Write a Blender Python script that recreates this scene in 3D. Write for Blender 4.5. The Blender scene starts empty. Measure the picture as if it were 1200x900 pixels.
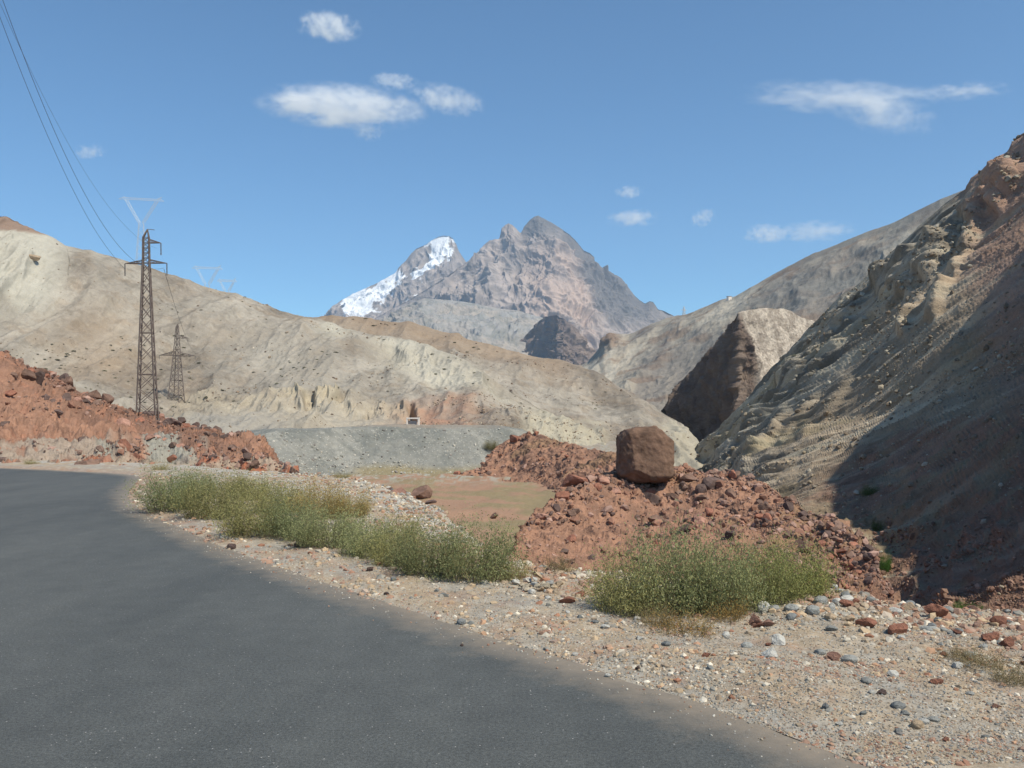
import bpy, bmesh, math, random
import numpy as np
from mathutils import Vector, Matrix
R = math.radians
rng = np.random.default_rng(7)
random.seed(7)
sc = bpy.context.scene
COL = sc.collection

# ------------------------------------------------------------------ camera
F = 1060.0                      # focal length in photograph pixels (1200 wide)
HZ = 490.0                      # row of the horizon
CH = 2.1                        # eye height
PITCH = math.atan((HZ - 450) / F)
cam_d = bpy.data.cameras.new('camera')
cam_d.sensor_width = 36.0
cam_d.lens = F / 1200 * 36.0
cam_d.clip_start = 0.1
cam_d.clip_end = 80000
cam = bpy.data.objects.new('camera', cam_d)
cam.location = (0, 0, CH)
cam.rotation_euler = (R(90) + PITCH, 0, 0)
COL.objects.link(cam)
sc.camera = cam
CP, SP = math.cos(PITCH), math.sin(PITCH)

def at(px, py, D):
    """world point seen at (px, py) of the photograph, D metres ahead"""
    px, py, D = np.broadcast_arrays(np.asarray(px, float), np.asarray(py, float), np.asarray(D, float))
    a = (px - 600) / F
    b = (450 - py) / F
    dy = CP - b * SP
    dz = SP + b * CP
    return np.stack([a / dy * D, D, CH + dz / dy * D], -1)

def flat(px, py, z=0.0):
    """world point on the level z seen at (px, py)"""
    b = (450 - py) / F
    dy = CP - b * SP
    dz = SP + b * CP
    D = (z - CH) / dz * dy
    return at(px, py, D)

def proj(P):
    y = P[..., 1] * CP + (P[..., 2] - CH) * SP
    z = -P[..., 1] * SP + (P[..., 2] - CH) * CP
    y = np.maximum(y, 0.01)
    return 600 + P[..., 0] / y * F, 450 - z / y * F

# ------------------------------------------------------------------ noise
_perm = np.random.default_rng(11).permutation(1024).astype(np.int64)
_grad = np.random.default_rng(12).normal(size=(1024, 3))
_grad /= np.linalg.norm(_grad, axis=1)[:, None]

def pn(P, s=1.0, seed=0):
    p = np.asarray(P, float) * s + seed * 17.31
    i = np.floor(p).astype(np.int64)
    f = p - i
    u = f * f * f * (f * (f * 6 - 15) + 10)
    def h(dx, dy, dz):
        a = _perm[(i[..., 0] + dx) & 1023]
        a = _perm[(a + i[..., 1] + dy) & 1023]
        a = _perm[(a + i[..., 2] + dz) & 1023]
        g = _grad[a]
        return g[..., 0] * (f[..., 0] - dx) + g[..., 1] * (f[..., 1] - dy) + g[..., 2] * (f[..., 2] - dz)
    def L(a, b, t): return a + (b - a) * t
    x0 = L(L(h(0,0,0), h(1,0,0), u[..., 0]), L(h(0,1,0), h(1,1,0), u[..., 0]), u[..., 1])
    x1 = L(L(h(0,0,1), h(1,0,1), u[..., 0]), L(h(0,1,1), h(1,1,1), u[..., 0]), u[..., 1])
    return L(x0, x1, u[..., 2]) * 1.5

def fbm(P, s=1.0, o=5, seed=0, gain=0.5):
    r = 0; a = 1.0
    for k in range(o):
        r = r + a * pn(P, s, seed + k * 3.7)
        a *= gain; s *= 2.03
    return r

def ridged(P, s=1.0, o=5, seed=0, gain=0.5):
    r = 0; a = 1.0; w = 1.0
    for k in range(o):
        n = (1 - np.abs(pn(P, s, seed + k * 3.7)) * 1.6)
        n = np.clip(n, 0, 1) ** 2
        r = r + a * n * w
        w = np.clip(n * 1.5, 0, 1)
        a *= gain; s *= 2.07
    return r

def ss(a, b, x):
    t = np.clip((x - a) / (b - a), 0, 1)
    return t * t * (3 - 2 * t)

def mixc(c, d, t):
    c = np.asarray(c, float); d = np.asarray(d, float)
    return c + (d - c) * np.asarray(t)[..., None]

def C3(*c): return np.array(c, float)

# ------------------------------------------------------------------ mesh helpers
def mesh_np(name, V, Fq, col=None, smooth=True, mats=()):
    me = bpy.data.meshes.new(name)
    V = np.asarray(V, np.float32).reshape(-1, 3)
    Fq = np.asarray(Fq, np.int32)
    n, k = Fq.shape
    me.vertices.add(len(V)); me.vertices.foreach_set('co', V.ravel())
    me.loops.add(n * k); me.loops.foreach_set('vertex_index', Fq.ravel())
    me.polygons.add(n)
    me.polygons.foreach_set('loop_start', np.arange(0, n * k, k, dtype=np.int32))
    me.polygons.foreach_set('use_smooth', np.full(n, smooth))
    me.update(calc_edges=True)
    if col is not None:
        a = me.color_attributes.new('Col', 'FLOAT_COLOR', 'POINT')
        c = np.ones((len(V), 4), np.float32)
        c[:, :3] = np.clip(np.asarray(col).reshape(-1, 3), 0.003, 0.95)
        a.data.foreach_set('color', c.ravel())
    for m in mats: me.materials.append(m)
    return me

def obj(name, me, parent=None):
    o = bpy.data.objects.new(name, me)
    COL.objects.link(o)
    if parent is not None: o.parent = parent
    return o

def tag(o, label=None, cat=None, group=None, kind=None):
    if label: o['label'] = label
    if cat: o['category'] = cat
    if group: o['group'] = group
    if kind: o['kind'] = kind
    return o

def grid_faces(nv, nu):
    i = np.arange(nv - 1)[:, None] * nu + np.arange(nu - 1)[None, :]
    return np.stack([i, i + 1, i + 1 + nu, i + nu], -1).reshape(-1, 4)

def smooth1(a, k, axis=0):
    if k < 1: return a
    n = 2 * k + 1
    pad = [(0, 0)] * a.ndim; pad[axis] = (k, k)
    b = np.pad(a, pad, mode='edge')
    c = np.cumsum(b, axis=axis)
    z = np.zeros_like(np.take(c, [0], axis=axis))
    c = np.concatenate([z, c], axis=axis)
    m = a.shape[axis]
    hi = np.take(c, np.arange(n, n + m), axis=axis)
    lo = np.take(c, np.arange(0, m), axis=axis)
    return (hi - lo) / n

class Sheet: pass

def loft(name, x0, x1, nu, lines, mat, disp, colf, back=(), sm=3, csm=2, label=None, ridge_keep=0.35, nback=30, smooth=True, kind='structure'):
    """A hillside lofted through contour lines given near to far, then down its back.
    lines: list of (rows to next line, [(px, py, D), ...])."""
    px = np.linspace(x0, x1, nu)
    L = []
    for cnt, pts in lines:
        a = np.array(pts, float)
        py = np.interp(px, a[:, 0], a[:, 1]); D = np.interp(px, a[:, 0], a[:, 2])
        if csm: D = smooth1(smooth1(D, csm * 6), csm * 6)
        L.append((cnt, at(px, py, D), py))
    rows = []; PY = []; RW = []
    for k in range(len(L) - 1):
        cnt = L[k][0]
        for j in range(cnt):
            t = j / cnt
            rows.append(L[k][1] * (1 - t) + L[k + 1][1] * t)
            PY.append(L[k][2] * (1 - t) + L[k + 1][2] * t)
    rows.append(L[-1][1]); PY.append(L[-1][2])
    P = np.array(rows); PY = np.array(PY)
    nr = len(P)
    if sm:
        Q = smooth1(P, sm); w = np.clip(np.arange(nr)[::-1] / (sm * 2.0), 0, 1)[:, None, None]
        P = P * (1 - w) + Q * w
    w = np.clip(np.arange(nr)[::-1] / (nr * 0.12), 0, 1)
    RW = ridge_keep + (1 - ridge_keep) * w
    # back side
    bp = P[-1]; bl = []
    for (dd, dz) in back:
        q = bp.copy()
        away = q[:, :2] / np.linalg.norm(q[:, :2], axis=1)[:, None]
        q[:, :2] += away * dd; q[:, 2] += dz
        for j in range(1, nback + 1):
            bl.append(bp * (1 - j / nback) + q * j / nback)
        bp = q
    if bl:
        Pb = np.array(bl)
        P = np.concatenate([P, Pb]); PY = np.concatenate([PY, np.repeat(PY[-1:], len(Pb), 0)])
        RW = np.concatenate([RW, np.full(len(Pb), ridge_keep)])
    PX = np.broadcast_to(px, PY.shape)
    du = np.gradient(P, axis=1); dv = np.gradient(P, axis=0)
    N = np.cross(du, dv); N /= (np.linalg.norm(N, axis=-1)[..., None] + 1e-9)
    d, aux = disp(P, PX, PY)
    P2 = P + N * (d * RW[:, None])[..., None]
    if aux is not None: P2 = P2 + aux * RW[:, None, None]
    colr = colf(P2, PX, PY, d)
    nv = P2.shape[0]
    me = mesh_np(name, P2, grid_faces(nv, nu), colr, smooth, [mat])
    o = obj(name, me)
    tag(o, kind=kind)
    if label: tag(o, label)
    s = Sheet(); s.P = P2; s.N = N; s.PX = PX; s.PY = PY; s.o = o; s.nr = nr; s.C = colr
    return s

def NT(m):
    m.use_nodes = True
    nt = m.node_tree; nt.nodes.clear()
    return nt, nt.nodes, nt.links

def earth(name, fine=30.0, bump=0.5, dist=0.05, var=0.35, rough=0.95, mid=3.0, speck=0.0, speck_scale=20.0, speck_col=(0.6, 0.58, 0.52), coarse_bump=0.0):
    """rock / soil: painted geology (Col) broken up by procedural grain, with bump"""
    m = bpy.data.materials.new(name)
    nt, N, L = NT(m)
    out = N.new('ShaderNodeOutputMaterial'); b = N.new('ShaderNodeBsdfPrincipled')
    b.inputs['Roughness'].default_value = rough
    b.inputs['Specular IOR Level'].default_value = 0.15
    L.new(b.outputs[0], out.inputs[0])
    at_ = N.new('ShaderNodeAttribute'); at_.attribute_name = 'Col'
    geo = N.new('ShaderNodeNewGeometry')
    n1 = N.new('ShaderNodeTexNoise'); n1.inputs['Scale'].default_value = mid; n1.inputs['Detail'].default_value = 6; n1.inputs['Roughness'].default_value = 0.65
    n2 = N.new('ShaderNodeTexNoise'); n2.inputs['Scale'].default_value = fine; n2.inputs['Detail'].default_value = 5; n2.inputs['Roughness'].default_value = 0.7
    for n in (n1, n2): L.new(geo.outputs['Position'], n.inputs['Vector'])
    mul = N.new('ShaderNodeMath'); mul.operation = 'ADD'
    L.new(n1.outputs['Fac'], mul.inputs[0]); L.new(n2.outputs['Fac'], mul.inputs[1])
    mr = N.new('ShaderNodeMapRange'); mr.inputs['From Min'].default_value = 0.6; mr.inputs['From Max'].default_value = 1.4
    mr.inputs['To Min'].default_value = 1 - var; mr.inputs['To Max'].default_value = 1 + var
    L.new(mul.outputs[0], mr.inputs['Value'])
    vm = N.new('ShaderNodeVectorMath'); vm.operation = 'SCALE'
    L.new(at_.outputs['Color'], vm.inputs[0]); L.new(mr.outputs[0], vm.inputs['Scale'])
    last = vm.outputs[0]
    if speck > 0:
        vo = N.new('ShaderNodeTexVoronoi'); vo.inputs['Scale'].default_value = speck_scale
        L.new(geo.outputs['Position'], vo.inputs['Vector'])
        sep = N.new('ShaderNodeSeparateColor'); L.new(vo.outputs['Color'], sep.inputs[0])
        gt = N.new('ShaderNodeMath'); gt.operation = 'GREATER_THAN'; gt.inputs[1].default_value = 1 - speck
        L.new(sep.outputs[0], gt.inputs[0])
        lt = N.new('ShaderNodeMath'); lt.operation = 'LESS_THAN'; lt.inputs[1].default_value = 0.42
        L.new(vo.outputs['Distance'], lt.inputs[0])
        mm = N.new('ShaderNodeMath'); mm.operation = 'MULTIPLY'; L.new(gt.outputs[0], mm.inputs[0]); L.new(lt.outputs[0], mm.inputs[1])
        mx = N.new('ShaderNodeMix'); mx.data_type = 'RGBA'
        L.new(mm.outputs[0], mx.inputs['Factor']); L.new(last, mx.inputs['A']); mx.inputs['B'].default_value = (*speck_col, 1)
        last = mx.outputs['Result']
    L.new(last, b.inputs['Base Color'])
    bp = N.new('ShaderNodeBump'); bp.inputs['Strength'].default_value = bump; bp.inputs['Distance'].default_value = dist
    L.new(n2.outputs['Fac'], bp.inputs['Height'])
    nrm = bp.outputs[0]
    if coarse_bump > 0:
        b2 = N.new('ShaderNodeBump'); b2.inputs['Strength'].default_value = 1.0; b2.inputs['Distance'].default_value = coarse_bump
        L.new(n1.outputs['Fac'], b2.inputs['Height']); L.new(b2.outputs[0], bp.inputs['Normal'])
    L.new(nrm, b.inputs['Normal'])
    return m

def plain(name, c, rough=0.7, metal=0.0, nscale=8.0, var=0.25, bump=0.0, objinfo=0.0, local=True):
    m = bpy.data.materials.new(name)
    nt, N, L = NT(m)
    out = N.new('ShaderNodeOutputMaterial'); b = N.new('ShaderNodeBsdfPrincipled')
    b.inputs['Roughness'].default_value = rough; b.inputs['Metallic'].default_value = metal
    b.inputs['Specular IOR Level'].default_value = 0.25
    L.new(b.outputs[0], out.inputs[0])
    tc = N.new('ShaderNodeTexCoord')
    n1 = N.new('ShaderNodeTexNoise'); n1.inputs['Scale'].default_value = nscale; n1.inputs['Detail'].default_value = 7; n1.inputs['Roughness'].default_value = 0.65
    L.new(tc.outputs['Object'], n1.inputs['Vector'])
    mr = N.new('ShaderNodeMapRange'); mr.inputs['From Min'].default_value = 0.3; mr.inputs['From Max'].default_value = 0.7
    mr.inputs['To Min'].default_value = 1 - var; mr.inputs['To Max'].default_value = 1 + var
    L.new(n1.outputs['Fac'], mr.inputs['Value'])
    sca = mr.outputs[0]
    if objinfo > 0:
        oi = N.new('ShaderNodeObjectInfo')
        m2 = N.new('ShaderNodeMapRange'); m2.inputs['To Min'].default_value = 1 - objinfo; m2.inputs['To Max'].default_value = 1 + objinfo
        L.new(oi.outputs['Random'], m2.inputs['Value'])
        mu = N.new('ShaderNodeMath'); mu.operation = 'MULTIPLY'; L.new(sca, mu.inputs[0]); L.new(m2.outputs[0], mu.inputs[1]); sca = mu.outputs[0]
    vm = N.new('ShaderNodeVectorMath'); vm.operation = 'SCALE'; vm.inputs[0].default_value = c
    L.new(sca, vm.inputs['Scale']); L.new(vm.outputs[0], b.inputs['Base Color'])
    if bump:
        bp = N.new('ShaderNodeBump'); bp.inputs['Strength'].default_value = 1; bp.inputs['Distance'].default_value = bump
        L.new(n1.outputs['Fac'], bp.inputs['Height']); L.new(bp.outputs[0], b.inputs['Normal'])
    return m

# ------------------------------------------------------------------ sun, sky
SUN_EL, SUN_AZ = 53.0, 131.0            # azimuth clockwise from the view direction (+Y)
SD = np.array([math.cos(R(SUN_EL)) * math.sin(R(SUN_AZ)), math.cos(R(SUN_EL)) * math.cos(R(SUN_AZ)), math.sin(R(SUN_EL))])
w = bpy.data.worlds.new('World'); sc.world = w; w.use_nodes = True
nt = w.node_tree; nt.nodes.clear()
sky = nt.nodes.new('ShaderNodeTexSky'); sky.sky_type = 'NISHITA'; sky.sun_disc = False
sky.sun_elevation = R(SUN_EL); sky.sun_rotation = R(SUN_AZ)
sky.altitude = 1800; sky.air_density = 1.0; sky.dust_density = 0.2; sky.ozone_density = 1.0
bg = nt.nodes.new('ShaderNodeBackground'); bg.inputs['Strength'].default_value = 0.112
wo = nt.nodes.new('ShaderNodeOutputWorld')
tint = nt.nodes.new('ShaderNodeVectorMath'); tint.operation = 'MULTIPLY'; tint.inputs[1].default_value = (0.70, 1.03, 1.18)
nt.links.new(sky.outputs[0], tint.inputs[0]); nt.links.new(tint.outputs[0], bg.inputs[0]); nt.links.new(bg.outputs[0], wo.inputs[0])
sl = bpy.data.lights.new('sun', 'SUN'); sl.energy = 5.0; sl.angle = R(0.5); sl.color = (1.0, 0.925, 0.775)
so = bpy.data.objects.new('sun', sl); COL.objects.link(so)
so.rotation_euler = Vector(SD).to_track_quat('Z', 'Y').to_euler()
so.location = (60, -40, 120)
sc.view_settings.view_transform = 'Standard'; sc.view_settings.look = 'None'
sc.view_settings.exposure = 0.15; sc.view_settings.gamma = 1.0
sc.cycles.volume_bounces = 8
sc.cycles.max_bounces = 8
sc.cycles.use_denoising = True
# ------------------------------------------------------------------ plan of the road and its shoulder
EDGE_PX = [(1180,975),(1015,902),(900,860),(800,822),(700,787),(600,757),(540,738),(480,718),(430,701),(380,685),(330,668),(280,650),
           (240,635),(200,615),(168,602),(152,592),(147,582),(151,572),(160,564),(164,559),(150,556),(100,553),(50,550.5),(0,548.5),(-80,546),(-200,544)]
edge = np.array([flat(a, b)[:2] for a, b in EDGE_PX])
edge = np.concatenate([[[7.5, -6.0]], [[4.3, 1.5]], edge])
def densify(P, step):
    out = []
    for a, b in zip(P[:-1], P[1:]):
        n = max(1, int(np.linalg.norm(b - a) / step))
        out += [a + (b - a) * t / n for t in range(n)]
    out.append(P[-1]); return np.array(out)
edge = densify(edge, 0.25)
edge = np.stack([smooth1(edge[:, 0], 3), smooth1(edge[:, 1], 3)], -1)
RIM_PX = [(1300,724),(1200,722),(1100,716),(1000,700),(900,694),(800,688),(700,676),(640,666),(600,660),(562,648),(535,631),(505,606),(475,583),(445,567.5),(410,560),(370,557),(340,555),(300,553.5)]
rim = np.array([flat(a, b)[:2] for a, b in RIM_PX])
rim_end = rim[-1]
plateau = np.concatenate([[[60, -60]], [[30, 2]], rim, [[rim_end[0] - 1.5, rim_end[1] + 2]], [[-22, 47]], [[-60, 60]], [[-400, 80]], [[-400, -60]]])
road_poly = np.concatenate([edge, [[-120, edge[-1][1] - 5]], [[-120, -6.0]]])

def sdist(X, Y, poly, closed=True):
    """signed distance, negative inside"""
    pts = poly if not closed else np.concatenate([poly, poly[:1]])
    d = np.full(X.shape, 1e18); inside = np.zeros(X.shape, bool)
    for (x1, y1), (x2, y2) in zip(pts[:-1], pts[1:]):
        ex, ey = x2 - x1, y2 - y1
        l2 = ex * ex + ey * ey + 1e-12
        t = np.clip(((X - x1) * ex + (Y - y1) * ey) / l2, 0, 1)
        d = np.minimum(d, (X - x1 - t * ex) ** 2 + (Y - y1 - t * ey) ** 2)
        c = ((y1 > Y) != (y2 > Y))
        xi = x1 + (Y - y1) * ex / (ey if abs(ey) > 1e-12 else 1e-12)
        inside ^= c & (X < xi)
    d = np.sqrt(d)
    return np.where(inside, -d, d)

coarse_road = np.concatenate([edge[::6], [edge[-1]], [[-120, edge[-1][1] - 5]], [[-120, -6.0]]])
def ground_z(X, Y, want=False):
    X = np.asarray(X, float); Y = np.asarray(Y, float)
    sh = X.shape; X = X.ravel(); Y = Y.ravel()
    P = np.stack([X, Y, np.zeros_like(X)], -1)
    dr = sdist(X, Y, coarse_road)
    dp = sdist(X, Y, plateau) + fbm(P, 0.6, 3, 5) * 0.5
    ang = X / np.maximum(Y, 1.0)
    gorge = np.maximum(ss(0.36, 0.50, ang), ss(0.12, 0.24, ang) * ss(58, 74, Y))
    lvl = -5.3 - gorge * 17
    slope = 0.85 + gorge * 0.2
    z = np.maximum(lvl, -np.maximum(dp, 0) * slope)
    k = 1.2                                        # soft corner at the foot
    z = np.where(z < lvl + k, lvl + (np.maximum(z - lvl, 0) ** 2) / (4 * k) + (z - lvl) * 0.0 + k * 0.0 + np.maximum(z - lvl, 0) * 0.75, z)
    out = ss(0.0, 2.0, dp)
    verge = ss(0.0, 1.0, dr) * (1 - out)
    far = ss(40, 200, Y)
    z = z + verge * (0.03 + 0.07 * fbm(P, 0.35, 3, 2) + 0.02 * fbm(P, 3.0, 3, 4)) + out * (0.30 * fbm(P, 0.22, 5, 3) + far * 0.8 * fbm(P, 0.05, 3, 9))
    z = z + ss(-0.5, 3.0, dp) * ss(3.0, -0.5, dp) * 0.0
    z = z + ss(0.15, 0.5, dr) * ss(2.2, 0.7, dr) * 0.03
    z = np.where(dr < 0.25, z * ss(0.0, 0.25, dr) + (-0.022) * (1 - ss(-0.06, 0.16, dr + 0.06 * pn(P, 2.5, 8) + 0.05 * pn(P, 7.0, 3))), z)
    if want: return z.reshape(sh), dr.reshape(sh), dp.reshape(sh)
    return z.reshape(sh)

def build_ground():
    th = np.concatenate([np.linspace(-180, -37, 50, endpoint=False), np.linspace(-37, 37, 760), np.linspace(37, 180, 51)[1:]])
    r = 1.6 * 1.0125 ** np.arange(0, 795)
    T, Rr = np.meshgrid(R(1) * th, r)
    X = np.sin(T) * Rr; Y = np.cos(T) * Rr
    z, dr, dp = ground_z(X, Y, True)
    P = np.stack([X, Y, z], -1)
    # colours: gravelly shoulder, white-grey spoil slope, red basin with thin olive growth
    tan = C3(0.36, 0.285, 0.20); grey = C3(0.30, 0.275, 0.235); pale = C3(0.44, 0.40, 0.33); red = C3(0.29, 0.155, 0.10); olive = C3(0.225, 0.185, 0.10)
    n1 = fbm(P, 1.1, 5, 21, 0.65); n2 = fbm(P, 4.5, 4, 22); n3 = fbm(P, 0.18, 3, 23)
    c = mixc(np.broadcast_to(tan, P.shape), grey, np.clip(0.5 + n1, 0, 1))
    c = mixc(c, pale, ss(0.1, 0.55, n2) * 0.5)
    c = mixc(c, red, ss(0.12, 0.5, fbm(P, 1.4, 5, 31, 0.7) + 0.25 * ss(1.4, 3.5, dr) - 0.15) * 0.35)
    PXg, PYg = proj(P)
    farroad = ss(14, 22, Y)
    c = mixc(c, red, farroad * ss(1.2, 0.2, dr) * 0.35)
    c = mixc(c, C3(0.40, 0.375, 0.33), ss(13.5, 17, Y) * ss(-7, -4, dp) * ss(2.5, 4, dr) * ss(-.3, .2, n1) * 0.8)
    spoil = ss(0.0, 1.2, dp) * ss(16, 13, dp)
    sp = mixc(np.broadcast_to(C3(0.31, 0.275, 0.225), P.shape), C3(0.28, 0.18, 0.13), ss(0.0, 0.5, n1))
    c = mixc(c, sp, spoil)
    basin = ss(4.5, 8.5, dp)
    bs = mixc(np.broadcast_to(C3(0.31, 0.19, 0.125), P.shape), olive, ss(-0.25, 0.25, n3 * 1.2 + 0.25 * n1) * 0.85)
    bs = mixc(bs, C3(0.34, 0.33, 0.28), ss(95, 118, Y) * ss(0.0, 0.3, n1))
    c = mixc(c, bs, basin)
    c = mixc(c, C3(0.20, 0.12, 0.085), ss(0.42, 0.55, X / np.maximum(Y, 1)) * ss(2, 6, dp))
    c = mixc(c, grey, ss(140, 260, Y) * 0.7)
    m = earth('soil_material', fine=45, bump=0.6, dist=0.02, var=0.42, mid=6, speck=0.12, speck_scale=30, speck_col=(0.40, 0.37, 0.32))
    nv, nu = X.shape
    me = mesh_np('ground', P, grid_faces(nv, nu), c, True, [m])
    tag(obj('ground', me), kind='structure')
build_ground()

def build_road():
    m = bpy.data.materials.new('asphalt_material'); nt, N, L = NT(m)
    out = N.new('ShaderNodeOutputMaterial'); b = N.new('ShaderNodeBsdfPrincipled'); L.new(b.outputs[0], out.inputs[0])
    geo = N.new('ShaderNodeNewGeometry')
    def noise(s, d=5, r=0.6, stretch=None):
        n = N.new('ShaderNodeTexNoise'); n.inputs['Scale'].default_value = s; n.inputs['Detail'].default_value = d; n.inputs['Roughness'].default_value = r
        if stretch:
            mp = N.new('ShaderNodeMapping'); mp.inputs['Rotation'].default_value = (0, 0, R(stretch[0])); mp.inputs['Scale'].default_value = stretch[1]
            L.new(geo.outputs['Position'], mp.inputs['Vector']); L.new(mp.outputs[0], n.inputs['Vector'])
        else: L.new(geo.outputs['Position'], n.inputs['Vector'])
        return n
    big = noise(0.9, 6, 0.65, (-40, (0.5, 0.14, 1)))
    midn = noise(3.0, 5, 0.6)
    fine = noise(110, 3, 0.7)
    cr = N.new('ShaderNodeValToRGB'); e = cr.color_ramp.elements
    e[0].position = 0.30; e[0].color = (0.058, 0.062, 0.060, 1); e[1].position = 0.74; e[1].color = (0.104, 0.107, 0.099, 1)
    L.new(big.outputs['Fac'], cr.inputs[0])
    def mul(colr, src, lo, hi, a=0.3, bb=0.7):
        mr = N.new('ShaderNodeMapRange'); mr.inputs['From Min'].default_value = a; mr.inputs['From Max'].default_value = bb
        mr.inputs['To Min'].default_value = lo; mr.inputs['To Max'].default_value = hi; L.new(src, mr.inputs['Value'])
        vm = N.new('ShaderNodeVectorMath'); vm.operation = 'SCALE'; L.new(colr, vm.inputs[0]); L.new(mr.outputs[0], vm.inputs['Scale']); return vm.outputs[0]
    c = mul(cr.outputs[0], midn.outputs['Fac'], 0.90, 1.10)
    c = mul(c, fine.outputs['Fac'], 0.45, 1.6)
    fine2 = noise(38, 4, 0.75)
    c = mul(c, fine2.outputs['Fac'], 0.55, 1.45)
    # dark smears across the lane
    sm = noise(1.6, 5, 0.7, (12, (0.5, 3.0, 1)))
    c = mul(c, sm.outputs['Fac'], 1.0, 0.72, 0.60, 0.78)
    # dust near the edge (vertex attribute: distance to the edge)
    at_ = N.new('ShaderNodeAttribute'); at_.attribute_name = 'Dust'
    dn = noise(2.5, 5, 0.7)
    ad = N.new('ShaderNodeMath'); ad.operation = 'ADD'; L.new(at_.outputs['Fac'], ad.inputs[0]); L.new(dn.outputs['Fac'], ad.inputs[1])
    mr = N.new('ShaderNodeMapRange'); mr.inputs['From Min'].default_value = 0.95; mr.inputs['From Max'].default_value = 1.65; L.new(ad.outputs[0], mr.inputs['Value'])
    mx = N.new('ShaderNodeMix'); mx.data_type = 'RGBA'; L.new(mr.outputs[0], mx.inputs['Factor']); L.new(c, mx.inputs['A']); mx.inputs['B'].default_value = (0.25, 0.205, 0.155, 1)
    # pale chips in the surface
    vo = N.new('ShaderNodeTexVoronoi'); vo.inputs['Scale'].default_value = 20; L.new(geo.outputs['Position'], vo.inputs['Vector'])
    sep = N.new('ShaderNodeSeparateColor'); L.new(vo.outputs['Color'], sep.inputs[0])
    g = N.new('ShaderNodeMath'); g.operation = 'GREATER_THAN'; g.inputs[1].default_value = 0.72; L.new(sep.outputs[0], g.inputs[0])
    l = N.new('ShaderNodeMath'); l.operation = 'LESS_THAN'; l.inputs[1].default_value = 0.11; L.new(vo.outputs['Distance'], l.inputs[0])
    mm = N.new('ShaderNodeMath'); mm.operation = 'MULTIPLY'; L.new(g.outputs[0], mm.inputs[0]); L.new(l.outputs[0], mm.inputs[1])
    m2 = N.new('ShaderNodeMix'); m2.data_type = 'RGBA'; L.new(mm.outputs[0], m2.inputs['Factor']); L.new(mx.outputs['Result'], m2.inputs['A']); m2.inputs['B'].default_value = (0.34, 0.33, 0.31, 1)
    L.new(m2.outputs['Result'], b.inputs['Base Color'])
    b.inputs['Roughness'].default_value = 0.72; b.inputs['Specular IOR Level'].default_value = 0.35
    bp = N.new('ShaderNodeBump'); bp.inputs['Strength'].default_value = 0.6; bp.inputs['Distance'].default_value = 0.006
    L.new(fine.outputs['Fac'], bp.inputs['Height']); L.new(bp.outputs[0], b.inputs['Normal'])
    # strips running in from the ragged edge
    E = densify(edge, 0.12)
    T = np.gradient(E, axis=0); T /= np.linalg.norm(T, axis=1)[:, None]
    Nn = np.stack([T[:, 1], -T[:, 0]], -1)     # to the right of travel = outside
    Pe = np.stack([E[:, 0], E[:, 1], np.zeros(len(E))], -1)
    E2 = E + Nn * (0.05 * pn(Pe, 1.7, 3) + 0.03 * pn(Pe, 6.0, 4) + 0.06)[:, None]
    bm = bmesh.new()
    poly = [(p[0], p[1]) for p in E2] + [(-120, E2[-1][1] - 5), (-120, -6)]
    X = np.array([p[0] for p in poly]); Y = np.array([p[1] for p in poly])
    bm.faces.new([bm.verts.new((x, y, 0.0)) for x, y in poly])
    bmesh.ops.triangulate(bm, faces=bm.faces[:])
    for k in range(28):     # cut into cells so the edge dust has somewhere to live
        pass
    me = bpy.data.meshes.new('road'); bm.to_mesh(me); bm.free()
    # overlay grid: regular sheet clipped by distance (adds vertices)
    me.materials.append(m)
    a = me.attributes.new('Dust', 'FLOAT', 'POINT')
    a.data.foreach_set('value', np.zeros(len(me.vertices), np.float32))
    bm = bmesh.new(); bm.from_mesh(me)
    # slice with planes for resolution near the camera
    for y in list(np.arange(3, 14, 0.45)) + list(np.arange(14, 42, 1.0)):
        bmesh.ops.bisect_plane(bm, geom=bm.verts[:] + bm.edges[:] + bm.faces[:], plane_co=(0, y, 0), plane_no=(0, 1, 0))
    for x in np.arange(-34, 4, 0.6):
        bmesh.ops.bisect_plane(bm, geom=bm.verts[:] + bm.edges[:] + bm.faces[:], plane_co=(x, 0, 0), plane_no=(1, 0, 0))
    bm.to_mesh(me); bm.free()
    co = np.empty(len(me.vertices) * 3); me.vertices.foreach_get('co', co); co = co.reshape(-1, 3)
    d = -sdist(co[:, 0], co[:, 1], coarse_road)
    dust = np.clip(1 - d / 1.3, 0, 1) ** 1.5
    me.attributes['Dust'].data.foreach_set('value', dust.astype(np.float32))
    tag(obj('road', me), kind='structure')
build_road()
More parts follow.
